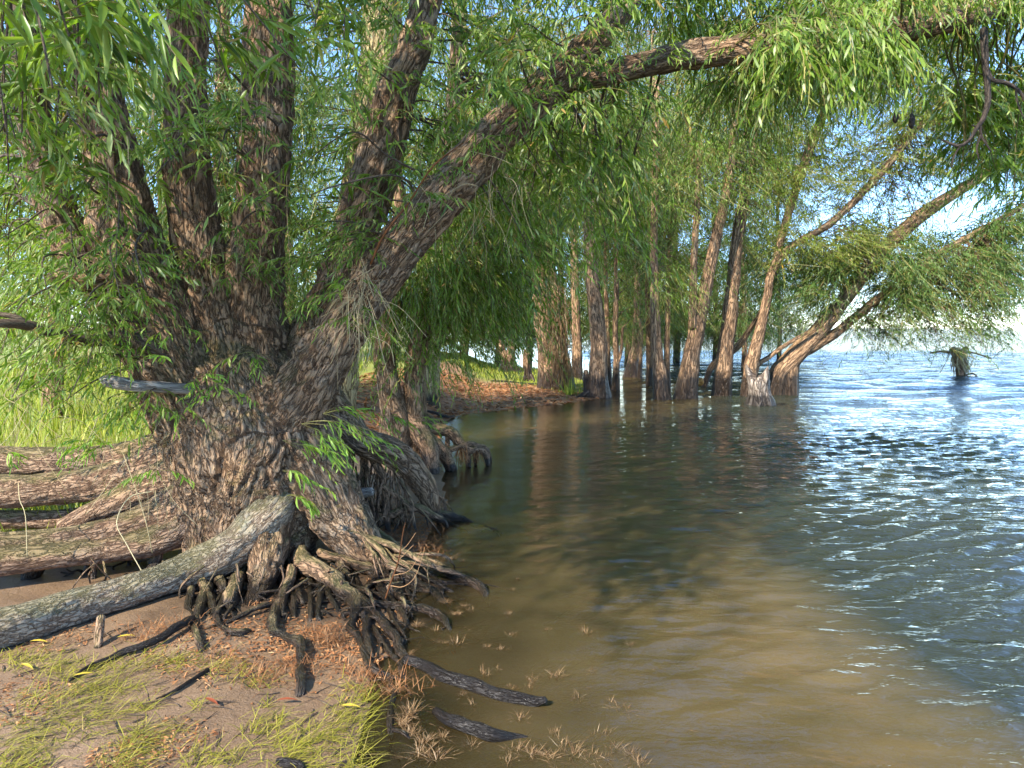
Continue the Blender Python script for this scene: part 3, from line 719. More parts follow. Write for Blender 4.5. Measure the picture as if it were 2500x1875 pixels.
for k in range(12):
    u = R.uniform(780, 930); v = 1250 + (u - 780) * 0.75 + R.uniform(20, 60)
    u2 = R.uniform(980, 1190); v2 = 1420 + R.uniform(0, 150) - (u2 - 980) * 0.35
    r = R.uniform(4, 9); w = R.normal(0, 12, 4)
    roots.append([(u, v, 5.0 - (v - 1270) * 0.003, r * 1.3), (u + (u2 - u) * 0.33 + w[0], v + (v2 - v) * 0.25 + w[1], 4.7, r), (u + (u2 - u) * 0.68 + w[2], v + (v2 - v) * 0.6 + w[3], 4.5, r), (u2, v2, 1.58 * FPX / (v2 - 800), r * 0.6)])
for i, rt in enumerate(roots):
    fx = []
    for j, (u, v, Y, r) in enumerate(rt):                    # slide along the view ray until it rests on the bank
        if j < len(rt) - 1 and u > 440:
            for _ in range(60):
                g = P(u, v, Y)
                if g[2] >= hgt(g[0], g[1])[0] + 0.35 * r * Y / FPX: break
                Y -= 0.03
        fx.append((u, v, Y, r))
    cp = pix(fx)
    end = cp[-1]
    h = hgt(end[0], end[1])[0]
    if end[2] > h + 0.02:                                   # carry the tip down into the bank
        cp = np.vstack([cp, [end[0] + 0.02, end[1] - 0.02, min(h - 0.03, end[2] - 0.05), end[3] * 0.7]])
    rb = MB()
    cp[-1, 3] *= 0.3
    V, Pl, A = tube(cp, 12, 6, lump=0.2, freq=1.5, seed=40 + i)
    rb.add(V, Pl, A)
    c = spline(cp, 4)
    for k in range(R.integers(2, 5)):                        # side rootlets, fused to the root
        j = R.integers(2, len(c) - 1); a_ = c[j, :3]; r_ = c[j, 3] * R.uniform(0.3, 0.6)
        d_ = unit((c[j] - c[j - 1])[:3]) * 0.6 + R.normal(0, 0.5, 3) * np.array([1, 0.8, 0.25]); ln = R.uniform(0.12, 0.4)
        e_ = a_ + d_ * ln; e_[2] = hgt(e_[0], e_[1])[0] - 0.015
        m_ = a_ + d_ * ln * 0.55 + R.normal(0, 0.025, 3); m_[2] = (a_[2] * 0.62 + e_[2] * 0.38) + R.uniform(0, 0.02)
        rb.add(*tube(np.array([[*a_, r_], [*((a_ + m_) / 2 + R.normal(0, 0.015, 3)), r_ * 0.85], [*m_, r_ * 0.7], [*e_, r_ * 0.3]]), 7, 5, lump=0.2, seed=i + k))
    V = np.concatenate(rb.V); V = V + 0.016 * np.stack([fbm(V * 8, 3, 1), fbm(V * 8, 3, 2), fbm(V * 8, 3, 3)], -1); rb.V = [V]
    obj('root', rb.mesh('root', M['root']), willow)
# fine hanging rootlets in the hollow below the trunk
mb = MB()
for i in range(150):
    u, v = R.uniform(470, 1010), R.uniform(1370, 1450)
    Y = R.uniform(4.2, 5.0)
    if i > 105: u, v, Y = R.uniform(840, 1000), R.uniform(1100, 1180), R.uniform(5.7, 6.0)
    if 85 < i <= 105: u, v, Y = R.uniform(0, 420), R.uniform(1360, 1400), R.uniform(4.4, 5.0)
    a = P(u, v, Y)
    b = a + np.array([R.normal(0, 0.10), R.normal(-0.04, 0.08), 0]); b[2] = hgt(b[0], b[1])[0] - 0.02
    m = (a + b) / 2 + R.normal(0, 0.05, 3)
    r = R.uniform(0.003, 0.009)
    V, Pl, A = tube(np.array([[*a, r], [*m, r], [*b, r * 0.6]]), 5, 4, lump=0.1, seed=i)
    mb.add(V, Pl, A)
tag(obj('rootlets', mb.mesh('rootlets', M['root']), willow), kind='stuff')
# broken stubs
V, Pl, A = tube(pix([(345, 720, 5.15, 40), (270, 685, 5.0, 36), (215, 680, 4.9, 34), (160, 672, 4.85, 26), (118, 676, 4.8, 8)]), 12, 5, lump=0.2, seed=5)
obj('branch_stub', mesh_from('branch_stub', V, Pl, A, M['bark']), willow)
V, Pl, A = tube(pix([(470, 950, 4.95, 14), (348, 944, 4.72, 15), (300, 938, 4.68, 17), (262, 930, 4.66, 15), (244, 926, 4.65, 5)]), 10, 5, lump=0.14, seed=6)
obj('broken_grey_stub', mesh_from('broken_grey_stub', V, Pl, A, M['drift']), willow)
V, Pl, A = tube(pix([(400, 860, 5.1, 26), (300, 825, 4.95, 18), (215, 832, 4.8, 15), (130, 812, 4.6, 13), (40, 790, 4.4, 12), (-80, 795, 4.2, 10)]), 9, 5, lump=0.1, seed=7)
obj('branch', mesh_from('branch', V, Pl, A, M['twig']), willow)
V, Pl, A = tube(pix([(75, 800, 4.5, 8), (40, 775, 4.45, 7), (-30, 762, 4.4, 6)]), 8, 5, lump=0.1, seed=8)
obj('branch', mesh_from('branch', V, Pl, A, M['twig']), willow)

# foliage of the big willow ---------------------------------------------------
leaf_mb, twig_mb = MB(), MB()
new_mb, newtw_mb = MB(), MB()
single = []                      # nearest leaves: objects of their own
def add_branch(cp, parent, i):
    V, Pl, A = tube(cp, 6, 5, lump=0.08, seed=i)
    return obj('branch', mesh_from('branch', V, Pl, A, M['twig']), parent)
REG = [
 # u0, u1, v0, v1, Y0, Y1, branches, twigs, twig length, leaf length, leaf width, nodes, lod, e0, e1
 (-60, 330, -120, 330, 2.0, 2.9, 20, 8, 0.42, 0.14, 0.025, 13, 0, (-5, 35), (-80, -45)),
 (-100, 330, 200, 500, 3.0, 4.2, 16, 7, 0.42, 0.13, 0.023, 13, 0, (-10, 35), (-75, -35)),
 (330, 860, -140, 300, 3.2, 4.3, 17, 7, 0.50, 0.13, 0.022, 14, 0, (0, 35), (-55, -15)),
 (330, 760, 300, 560, 4.0, 4.8, 8, 6, 0.48, 0.12, 0.020, 14, 0, (0, 30), (-50, -15)),
 (560, 900, 520, 740, 4.6, 5.1, 9, 6, 0.36, 0.09, 0.016, 13, 0, (0, 30), (-75, -35)),
 (-60, 380, 560, 1040, 4.0, 5.2, 46, 6, 0.36, 0.095, 0.017, 12, 0, (-20, 30), (-70, -20)),
 (-150, 260, 380, 760, 5.5, 8.0, 40, 7, 0.5, 0.10, 0.018, 14, 1, (-10, 30), (-80, -40)),
 (740, 1500, -200, 230, 4.9, 7.0, 60, 8, 0.55, 0.12, 0.021, 17, 1, (-5, 35), (-80, -50)),
 (960, 1560, 260, 640, 5.3, 7.0, 60, 8, 0.60, 0.115, 0.020, 18, 1, (-10, 30), (-85, -55)),
 (1000, 1560, -60, 330, 4.3, 4.9, 10, 7, 0.5, 0.125, 0.022, 15, 0, (-5, 30), (-80, -45)),
 (1480, 2200, -120, 120, 5.7, 7.0, 64, 9, 0.62, 0.12, 0.021, 17, 1, (-20, 25), (-88, -65)),
 (1880, 2160, 40, 160, 4.7, 5.3, 16, 8, 0.62, 0.13, 0.023, 17, 1, (-30, 15), (-88, -65)),
 (2100, 2560, -60, 40, 5.0, 5.5, 14, 7, 0.5, 0.115, 0.020, 15, 1, (-10, 25), (-85, -50)),
 (2150, 2560, -140, 110, 5.8, 7.4, 44, 8, 0.60, 0.10, 0.017, 17, 1, (-10, 25), (-88, -60)),
 (2340, 2620, 330, 500, 6.0, 7.2, 40, 9, 0.50, 0.12, 0.022, 16, 1, (-10, 25), (-80, -45)),
 (1700, 2350, 20, 280, 6.2, 9.0, 46, 8, 0.65, 0.12, 0.021, 17, 1, (-15, 30), (-85, -50)),
 (1650, 1960, 130, 330, 6.0, 8.0, 30, 8, 0.75, 0.10, 0.017, 18, 1, (-20, 20), (-88, -70)),
]
nb = 0
for (u0, u1, v0, v1, Y0, Y1, n, tw, tl, ll, lw, k, lod, e0, e1) in REG:
    ends = box_ends(u0, u1, v0, v1, Y0, Y1, n)
    cv, (p, t) = branchlets(ends, big_anchor, tw, tl, e0, e1, k)
    bobj = []
    for cp in cv:
        if nb < 285:
            bobj.append(add_branch(cp, willow, nb))
        else:
            V, Pl, A = tube(cp, 5, 4, lump=0.05, seed=1)
            twig_mb.add(V, Pl, {'rnd': np.full(len(V), 0.05)})
        nb += 1
    twig_mb.add(*(stems_geo(p, 0.0022, 3) if lod == 0 else ribbons_geo(p, 0.0022, 5)))
    B, D, N, L, W, rnd = twig_leaves(p, t, ll, lw)
    if Y1 <= 3.0:
        px_ = B[:, 0] / np.maximum(B[:, 1], 0.1) * FPX + 1250; py_ = 800 - (B[:, 2] - CAMZ) / np.maximum(B[:, 1], 0.1) * FPX
        vis = np.where((px_ > 10) & (px_ < 2490) & (py_ > 10))[0]
        pick = vis[np.argsort(B[vis, 1])[:300]]
        per = len(B) // len(p)
        single = [(B[i], D[i], N[i], L[i], W[i], rnd[i], bobj[(i // per) // tw]) for i in pick]
        m = np.ones(len(B), bool); m[pick] = False
        B, D, N, L, W, rnd = B[m], D[m], N[m], L[m], W[m], rnd[m]
    leaf_mb.add(*leaves_geo(B, D, N, L, W, rnd, lod))
# crown overhead, above the picture: what shades the trunk and bank
ends = np.stack([R.uniform(-7.0, 0.5, 90), R.uniform(0.2, 8.5, 90), R.uniform(4.6, 8.6, 90)], -1)
ends = ends[(ends[:, 2] > 3.0 + 0.42 * ends[:, 1])]
keep = fbm(ends * 0.55, 2, 61) > -0.22
ends = np.vstack([ends[keep], np.stack([R.uniform(-6.8, -3.0, 70), R.uniform(-1.2, 2.8, 70), R.uniform(4.2, 7.2, 70)], -1)]); keep = np.ones(len(ends), bool)  # second cluster added out of view to keep the sun off the trunk
cv, (p, t) = branchlets(ends[keep], big_anchor, 9, 0.8, k=14)
twig_mb.add(*stems_geo(p, 0.003, 4))
for cp in cv:
    V, Pl, A = tube(cp * np.array([1, 1, 1, 1.6]), 5, 4, lump=0.05, seed=1)
    twig_mb.add(V, Pl, {'rnd': np.full(len(V), 0.05)})
leaf_mb.add(*leaves_geo(*twig_leaves(p, t, 0.15, 0.034), 2))
# fresh sprouts low on the trunk
sprouts = [(735, 1035, 4.62, 5, 0.5, 5, -25), (760, 1060, 4.6, 5, 0.42, -5, -45), (790, 1010, 4.7, 4, 0.42, 25, -30), (850, 1060, 4.85, 4, 0.35, 15, -50), (690, 1075, 4.55, 4, 0.40, -5, -30),
           (690, 1150, 4.5, 3, 0.34, 0, -40), (480, 920, 4.7, 4, 0.36, 10, -30), (560, 950, 4.7, 3, 0.3, 15, -35), (330, 1000, 4.8, 6, 0.36, 15, -40), (430, 1000, 4.75, 4, 0.32, 20, -60),
           (260, 1090, 4.7, 5, 0.34, 25, -30), (390, 1150, 4.6, 5, 0.30, 20, -30), (20, 1110, 4.5, 5, 0.22, 40, -50), (220, 1100, 4.6, 4, 0.22, 50, -40), (330, 830, 4.8, 4, 0.4, 10, -30),
           (420, 800, 4.75, 4, 0.42, 20, -35), (700, 1210, 4.5, 3, 0.3, 10, -50), (930, 1020, 6.4, 4, 0.35, 20, -50), (1010, 1030, 7.6, 4, 0.4, 30, -50), (400, 870, 4.7, 3, 0.5, 12, -15), (620, 860, 4.95, 4, 0.35, 5, -60)]
for (u, v, Y, n, ln, a0, a1) in sprouts:
    b = P(u, v, Y)
    az = R.uniform(-0.9, 0.7, n) if u > 650 else R.uniform(-2.6, -0.2, n)
    p, t = twig_nodes(np.repeat(b[None], n, 0), az, ln * R.uniform(0.6, 1.2, n), np.radians(a0 + R.normal(0, 15, n)), np.radians(a1 + R.normal(0, 12, n)), 13)
    newtw_mb.add(*stems_geo(p, 0.0022, 2))
    new_mb.add(*leaves_geo(*twig_leaves(p, t, 0.085, 0.016, skip=0.3), 0))
# short leafy shoots hugging the stems
for k_, s0, s1, n in (('left', 0.35, 0.9, 16), ('mid', 0.3, 0.95, 10), ('third', 0.35, 0.95, 12), ('fourth', 0.2, 0.7, 12), ('leaning', 0.25, 0.9, 22), ('under', 0.1, 0.6, 12)):
    c = spline(curves[k_], 8)
    i = (R.uniform(s0, s1, n) * (len(c) - 1)).astype(int)
    b = c[i, :3] + np.array([0, -0.8, 0]) * c[i, 3:4] + R.normal(0, 0.4, (n, 3)) * c[i, 3:4]
    b = np.repeat(b, 3, 0)
    p, t = twig_nodes(b, R.uniform(-2.8, -0.3, len(b)), R.uniform(0.25, 0.55, len(b)), np.radians(R.uniform(-10, 40, len(b))), np.radians(R.uniform(-70, -20, len(b))), 13)
    twig_mb.add(*stems_geo(p, 0.002, 3))
    leaf_mb.add(*leaves_geo(*twig_leaves(p, t, 0.10, 0.017, skip=0.2), 0))
tag(obj('foliage', leaf_mb.mesh('foliage', M['leaf']), willow), kind='stuff')
tag(obj('twigs', twig_mb.mesh('twigs', M['stem']), willow), kind='stuff')
o = tag(obj('sprout_foliage', new_mb.mesh('sprout_foliage', M['leaf_new']), willow), 'bright yellow-green young leaves sprouting low on the trunk', kind='stuff')
tag(obj('sprout_twigs', newtw_mb.mesh('sprout_twigs', M['stem']), willow), kind='stuff')
tmpl = []
for i in range(6):
    V, Pl, A = leaves_geo(np.zeros((1, 3)), np.array([[1.0, 0, 0]]), np.array([[0, 0, 1.0]]), np.ones(1), np.ones(1), np.array([0.15 + 0.14 * i]), 0)
    tmpl.append(mesh_from('leaf', V, Pl, A, M['leaf']))
for (b, d, n, L, W, r, par) in single:
    o = bpy.data.objects.new('leaf', tmpl[min(5, int(r * 6))])
    C.objects.link(o)
    o.parent = par                       # sub-part of its branch, whose own frame is the world's
    S = np.cross(d, n)
    o.matrix_local = Matrix(((d[0] * L, -S[0] * W, n[0] * L, b[0]), (d[1] * L, -S[1] * W, n[1] * L, b[1]), (d[2] * L, -S[2] * W, n[2] * L, b[2]), (0, 0, 0, 1)))

# dry hanging vine stems and straw caught on the leaning stem
mb = MB()
def strand(pts, r=0.0022):
    V, Pl, A = tube(np.array([[*p, r] for p in pts]), 4, 4, lump=0)
    mb.add(V, Pl, {'rnd': np.full(len(V), R.random())})
for (u, v0, v1, Y) in [(585, 60, 360, 4.1), (380, 190, 310, 3.6), (310, 330, 410, 4.0), (650, 130, 350, 4.3), (265, 410, 540, 4.2), (375, 170, 300, 3.6), (700, 430, 640, 4.5), (640, 300, 420, 4.5), (520, 600, 700, 4.6)]:
    strand([P(u, v0, Y), P(u + R.uniform(-8, 8), (v0 + v1) / 2, Y), P(u + R.uniform(-8, 8), v1, Y)], 0.0018)
for i in range(240):
    if i < 70: u, v, Y = 880 + R.normal(0, 22), 720 + R.normal(0, 40), 4.75
    elif i < 120: u, v, Y = R.uniform(1000, 1300), R.uniform(330, 560), R.uniform(4.8, 5.1)
    elif i < 150: u, v, Y = R.uniform(250, 420), R.uniform(1050, 1200), R.uniform(4.5, 4.8)
    else: u, v, Y = R.uniform(-20, 400), R.uniform(780, 1080), R.uniform(4.6, 6.0)
    a = P(u, v, Y); d = R.normal(0, 1, 3) * np.array([0.6, 0.3, 0.4]) + np.array([0, 0, -0.8]); d /= np.linalg.norm(d)
    ln = R.uniform(0.12, 0.42)
    strand([a, a + d * ln * 0.5 + R.normal(0, 0.03, 3), a + d * ln + np.array([0, 0, -0.05]) + R.normal(0, 0.03, 3)], 0.0016)
for pts in ([(370, 1200, 4.5), (315, 1215, 4.5), (285, 1275, 4.4), (310, 1330, 4.35), (355, 1410, 4.2)], [(300, 1105, 4.6), (330, 1190, 4.5), (355, 1270, 4.4), (372, 1350, 4.4)], [(45, 1180, 4.5), (48, 1220, 4.4), (62, 1260, 4.35), (66, 1360, 4.3)]):
    strand([P(*p) for p in pts], 0.003)
tag(obj('dry_vine_stems', mb.mesh('dry_vine_stems', M['vine']), willow), kind='stuff')
# the long red shoot across the leaning stem
V, Pl, A = tube(pix([(905, 645, 4.7, 3), (938, 572, 4.62, 3), (1000, 492, 4.66, 2.5), (1058, 405, 4.62, 2.2), (1130, 350, 4.7, 1.4)]), 6, 5, lump=0.05)
obj('red_shoot', mesh_from('red_shoot', V, Pl, {'rnd': np.full(len(V), 0.12)}, M['rustfibre']), willow)

# ------------------------------------------------------------------ other trees
def tree(label, trunks, group, mat='far', leafm='leaf', crown=None, lod=2, ll=0.11, lw=0.021, nodes=15, tl=0.95, wood_seg=12, dense=1.9, thick=1.0, e0=(-20, 30), e1=(-88, -55)):
    """trunks: list of pixel polylines; crown: list of (u0,u1,v0,v1,Y0,Y1,n branches, twigs)"""
    cps = [pix(t) for t in trunks]
    for c_ in cps: c_[:, 3] *= 0.95
    b = cps[0][0].copy()
    h = hgt(b[0], b[1])[0]
    root = empty('willow_tree', (b[0], b[1], max(h, -1.2)), label, 'tree', group)
    for cp in cps[:1]:
        cp[0, 2] = min(cp[0, 2], max(h, -0.8) - 0.05)
    mb = MB(); anchors = []
    for i, cp in enumerate(cps):
        if i == 0 or trunks[i][0][1] > 880:
            r0 = cp[0, 3]
            low = cp[0].copy(); low[2] = max(h, -0.6) - 0.1; low[3] = r0 * 1.4
            cp = np.vstack([low, cp]); cp[1, 3] = r0 * 1.18
        c = spline(cp, 6); anchors.append(c[int(len(c) * 0.35):, :3])
        V, Pl, A = tube(cp, wood_seg, 6, lump=0.10, freq=1.5, seed=sum(map(ord, label)) % 50 + i)
        mb.add(V, Pl, A)
    anchors = np.vstack(anchors)
    lb, tb = MB(), MB()
    for (u0, u1, v0, v1, Y0, Y1, n, tw) in (crown or []):
        ends = box_ends(u0, u1, v0, v1, Y0, Y1, int(n * dense), 0.32, 5)
        cv, (p, t) = branchlets(ends, anchors, tw, tl, e0, e1, nodes, sag=0.12)
        for cp in cv:
            V, Pl, A = tube(cp * np.array([1, 1, 1, 1.0]), 3 if Y0 > 14 else 4, 1 if Y0 > 20 else 2, lump=0)
            mb.add(V, Pl, A)
        far_ = Y0 > 9.4
        tb.add(*(ribbons_geo(p, 0.003, 2 if Y0 > 14 else 3) if lod == 2 else ribbons_geo(p, 0.003, 4)))
        lb.add(*leaves_geo(*twig_leaves(p, t, ll * thick, lw * thick), 3 if far_ else lod))
    obj('trunk', mb.mesh('trunk', M[mat]), root)
    if lb.n:
        tag(obj('crown', lb.mesh('crown', M[leafm]), root), kind='stuff')
        tag(obj('twigs', tb.mesh('twigs', M['stem']), root), kind='stuff')
    return root
def rootarm(parent, pts, mat='root', seg=10, seed=0):
    V, Pl, A = tube(pix(pts), seg, 6, lump=0.14, freq=1.5, seed=seed)
    obj('root', mesh_from('root', V, Pl, A, M[mat]), parent)
def fibres(parent, u, v, Y, n, ln, name='root_fibres', w=8):
    mb = MB()
    for i in range(n):
        a = P(u + R.normal(0, w), v + R.normal(0, 4), Y + R.normal(0, 0.02))
        e = a + np.array([R.normal(0, 0.03), R.normal(0, 0.03), -ln * R.uniform(0.5, 1.1)])
        V, Pl, A = tube(np.array([[*a, 0.0025], [*((a + e) / 2 + R.normal(0, 0.012, 3)), 0.002], [*e, 0.0015]]), 4, 3, lump=0)
        mb.add(V, Pl, {'rnd': np.full(len(V), R.random())})
    return tag(obj(name, mb.mesh(name, M['rustfibre']), parent), kind='stuff')
fibres(willow, 868, 1520, 3.86, 40, 0.16); fibres(willow, 905, 1415, 4.5, 18, 0.12); fibres(willow, 625, 1470, 4.1, 16, 0.07); fibres(willow, 960, 1350, 4.9, 14, 0.08)

SHORE = 'willows on the bank behind the big willow'
FLOOD = 'willows standing in the flooded shallows'
# second tree on stilt roots
w2 = tree('slim twin-stemmed willow on arched black roots just behind the big willow',
          [[(1012, 1040, 8.4, 34), (1012, 960, 8.4, 30), (1018, 860, 8.4, 28), (1040, 760, 8.4, 26), (1068, 650, 8.4, 24), (1085, 500, 8.4, 20), (1100, 300, 8.4, 17), (1120, 50, 8.4, 14)],
           [(965, 1030, 8.3, 34), (950, 950, 8.3, 30), (940, 860, 8.3, 28), (955, 780, 8.3, 26), (975, 690, 8.3, 24), (980, 560, 8.3, 20), (960, 380, 8.3, 16)]],
          SHORE, 'bark', 'leaf', [(880, 1330, 480, 700, 7.6, 9.6, 50, 9), (930, 1270, 640, 880, 7.7, 9.4, 56, 8), (1050, 1500, 250, 560, 7.4, 10.0, 34, 9), (1330, 1420, 600, 660, 7.4, 8.2, 5, 5)], lod=1, ll=0.115, lw=0.021, nodes=16, tl=0.85, dense=1.7)
for i, a in enumerate([[(1000, 1010, 8.4, 34), (1025, 1055, 8.3, 27), (1048, 1099, 8.15, 22), (1058, 1165, 8.0, 15)], [(1040, 1070, 8.3, 20), (1062, 1087, 8.3, 19), (1085, 1109, 8.3, 18), (1104, 1150, 8.2, 13)],
          [(1000, 1020, 8.4, 26), (1043, 1042, 8.45, 16), (1098, 1055, 8.5, 15), (1123, 1082, 8.5, 13), (1145, 1099, 8.5, 10), (1165, 1097, 8.55, 10), (1185, 1107, 8.6, 9), (1192, 1138, 8.55, 6)],
          [(1080, 1105, 8.35, 9), (1110, 1094, 8.45, 8), (1142, 1084, 8.5, 8), (1172, 1090, 8.6, 7), (1190, 1100, 8.6, 6), (1198, 1128, 8.7, 4)], [(1140, 1094, 8.5, 9), (1143, 1120, 8.5, 8), (1144, 1142, 8.45, 7)], [(1160, 1097, 8.55, 6), (1161, 1120, 8.55, 5), (1162, 1140, 8.55, 4)],
          [(930, 1070, 8.3, 14), (975, 1082, 8.3, 15), (1020, 1080, 8.3, 15)], [(1095, 1056, 8.5, 7), (1092, 1085, 8.5, 6), (1100, 1115, 8.45, 5)], [(1010, 1000, 8.6, 14), (1060, 1030, 8.8, 9), (1085, 1045, 8.9, 6)], [(960, 1040, 8.3, 24), (955, 1090, 8.2, 20), (965, 1150, 8.1, 14)]]):
    rootarm(w2, a, seed=i + 90)
fibres(w2, 1128, 1098, 8.45, 40, 0.19, w=7); fibres(w2, 1165, 1102, 8.5, 32, 0.18, w=5); fibres(w2, 1040, 1140, 7.9, 14, 0.12, w=5)

tree('tall thick yellow-barked willow trunk between the dark stems high up', [[(800, 960, 11, 60), (840, 700, 11, 56), (895, 400, 11, 54), (928, 150, 11, 48), (935, -60, 11, 46), (940, -300, 11, 40)]], SHORE, 'sunny', 'leaf',
     [(600, 1050, -200, 420, 9.5, 13, 90, 9), (560, 780, 350, 760, 9, 12.5, 34, 8)], lod=2, ll=0.15, lw=0.030, tl=1.0, dense=0.8)
tree('slender yellow-barked willow trunk standing next to the thick yellow one', [[(1040, 940, 14, 28), (1065, 700, 14, 25), (1100, 400, 14, 22), (1112, 200, 14, 20), (1122, 0, 14, 18), (1130, -250, 14, 14)]], SHORE, 'sunny', 'leaf_warm',
     [(980, 1500, -200, 400, 12, 16, 90, 9), (1060, 1320, 420, 700, 13.5, 17.5, 40, 8)], lod=2, ll=0.14, lw=0.027, tl=1.1, dense=0.9)
tree('leafy willow behind the leftmost stem with a thin leaning trunk', [[(120, 930, 9.5, 22), (135, 800, 9.5, 20), (150, 650, 9.5, 18), (130, 450, 9.5, 16), (100, 200, 9.5, 14), (90, -60, 9.5, 10)]], SHORE, 'far', 'leaf',
     [(-250, 420, -160, 480, 8, 11, 80, 9), (-150, 260, 560, 860, 8, 10, 26, 6)], lod=2, ll=0.12, lw=0.022, tl=0.8)
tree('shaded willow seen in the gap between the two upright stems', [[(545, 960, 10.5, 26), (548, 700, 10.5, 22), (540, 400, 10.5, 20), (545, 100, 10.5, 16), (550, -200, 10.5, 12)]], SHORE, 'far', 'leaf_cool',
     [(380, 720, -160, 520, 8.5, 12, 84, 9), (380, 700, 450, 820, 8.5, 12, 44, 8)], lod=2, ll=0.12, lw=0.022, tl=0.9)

# flooded grove: each trunk measured from the photograph
tree('thick dark willow on a swollen black foot at the end of the grassy spit',
     [[(1350, 945, 19.0, 34), (1338, 880, 19, 27), (1328, 800, 19, 24), (1318, 720, 19, 21), (1312, 620, 19, 18), (1305, 450, 19, 15), (1300, 200, 19, 12)]], FLOOD, 'far', 'leaf_warm', [(1180, 1480, 100, 560, 18, 22, 46, 9)], tl=1.3, thick=1.25)
straw_t = tree('pale leaning willow hung with dry straw beside the thick dark foot',
     [[(1390, 940, 18.6, 18), (1376, 880, 18.6, 16), (1362, 800, 18.6, 15), (1350, 700, 18.6, 14), (1340, 600, 18.6, 12), (1335, 400, 18.6, 9)]], FLOOD, 'sunny', 'leaf_warm', [(1260, 1480, 200, 520, 17, 20, 26, 8)], tl=1.2, thick=1.2)
mb = MB()
for i in range(420):
    u, v = 1362 + R.normal(0, 16), R.uniform(690, 880)
    u -= (v - 790) * -0.14
    a = P(u, v, 18.3 + R.normal(0, 0.12)); e = a + np.array([R.normal(0, 0.12), R.normal(0, 0.1), -R.uniform(0.3, 1.1)])
    V, Pl, A = tube(np.array([[*a, 0.008], [*((a + e) / 2 + R.normal(0, 0.05, 3)), 0.007], [*e, 0.004]]), 3, 2, lump=0)
    mb.add(V, Pl, {'rnd': np.full(len(V), 0.35 + 0.65 * R.random())})
tag(obj('hanging_straw', mb.mesh('hanging_straw', M['straw']), straw_t), kind='stuff')
tree('slim brown trunk half hidden behind the straw-hung willow', [[(1410, 905, 26, 13), (1408, 820, 26, 12), (1404, 720, 26, 11), (1402, 600, 26, 10), (1400, 400, 26, 8)]], FLOOD, 'far', 'leaf', [(1300, 1560, 250, 640, 25, 29, 30, 9)], tl=1.5, thick=1.5)
c_t = tree('sturdy willow with a split stub at its foot where sand meets water',
     [[(1462, 972, 17.0, 27), (1460, 900, 17, 23), (1462, 840, 17, 22), (1452, 740, 17, 19), (1442, 640, 17, 16), (1438, 560, 17, 14), (1440, 400, 17, 12), (1450, 150, 17, 9)]], FLOOD, 'far', 'leaf', [(1330, 1620, 200, 540, 16, 20, 46, 9)], tl=1.2, thick=1.15)
rootarm(c_t, [(1430, 905, 17, 6), (1432, 935, 17, 9), (1440, 965, 17, 14), (1452, 985, 16.9, 10)], 'far', seed=3)
rootarm(c_t, [(1448, 950, 17, 12), (1425, 966, 16.9, 8), (1398, 976, 16.9, 4)], 'far', seed=4)
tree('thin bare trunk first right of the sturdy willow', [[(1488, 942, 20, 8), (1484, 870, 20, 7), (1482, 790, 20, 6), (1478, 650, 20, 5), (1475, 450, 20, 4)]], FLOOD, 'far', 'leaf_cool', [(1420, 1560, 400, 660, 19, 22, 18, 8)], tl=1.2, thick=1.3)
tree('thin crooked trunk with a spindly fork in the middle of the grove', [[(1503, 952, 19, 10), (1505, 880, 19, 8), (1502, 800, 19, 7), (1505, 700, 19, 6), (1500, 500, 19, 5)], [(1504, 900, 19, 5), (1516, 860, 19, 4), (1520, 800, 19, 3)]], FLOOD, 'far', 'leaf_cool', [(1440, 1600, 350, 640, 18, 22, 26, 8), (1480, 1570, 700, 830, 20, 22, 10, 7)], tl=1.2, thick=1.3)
tree('short dark hollow-footed willow deep in the grove', [[(1540, 918, 24, 22), (1545, 880, 24, 14), (1552, 840, 24, 11), (1556, 740, 24, 9), (1555, 550, 24, 7)], [(1562, 925, 23.5, 6), (1564, 860, 23.5, 5), (1566, 780, 23.5, 5)]], FLOOD, 'far', 'leaf_cool', [(1460, 1660, 350, 680, 22, 27, 36, 9), (1500, 1640, 690, 820, 23, 26, 18, 8)], tl=1.4, thick=1.5)
tree('narrow straight trunk close behind the leaning-footed willow', [[(1586, 937, 20.5, 9), (1585, 860, 20.5, 8), (1582, 760, 20.5, 7), (1580, 550, 20.5, 6)]], FLOOD, 'far', 'leaf', [(1500, 1680, 300, 640, 20, 24, 26, 8)], tl=1.2, thick=1.3)
tree('willow with a leaning black foot fourth along the waterfront row',
     [[(1620, 978, 16.6, 23), (1612, 920, 16.6, 19), (1604, 860, 16.6, 14), (1600, 780, 16.6, 12), (1598, 690, 16.6, 11), (1596, 600, 16.6, 10), (1600, 450, 16.6, 9), (1605, 200, 16.6, 7)]], FLOOD, 'far', 'leaf', [(1480, 1720, 200, 520, 15.5, 19, 40, 9), (1600, 1700, 640, 760, 16.2, 17.5, 12, 7)], tl=1.1, thick=1.15)
tree('thin trunk tucked behind the leaning black foot', [[(1628, 945, 19.5, 10), (1628, 880, 19.5, 8), (1630, 800, 19.5, 7), (1635, 600, 19.5, 6)]], FLOOD, 'far', 'leaf_cool', [(1560, 1720, 380, 650, 19, 22, 20, 8)], tl=1.2, thick=1.3)
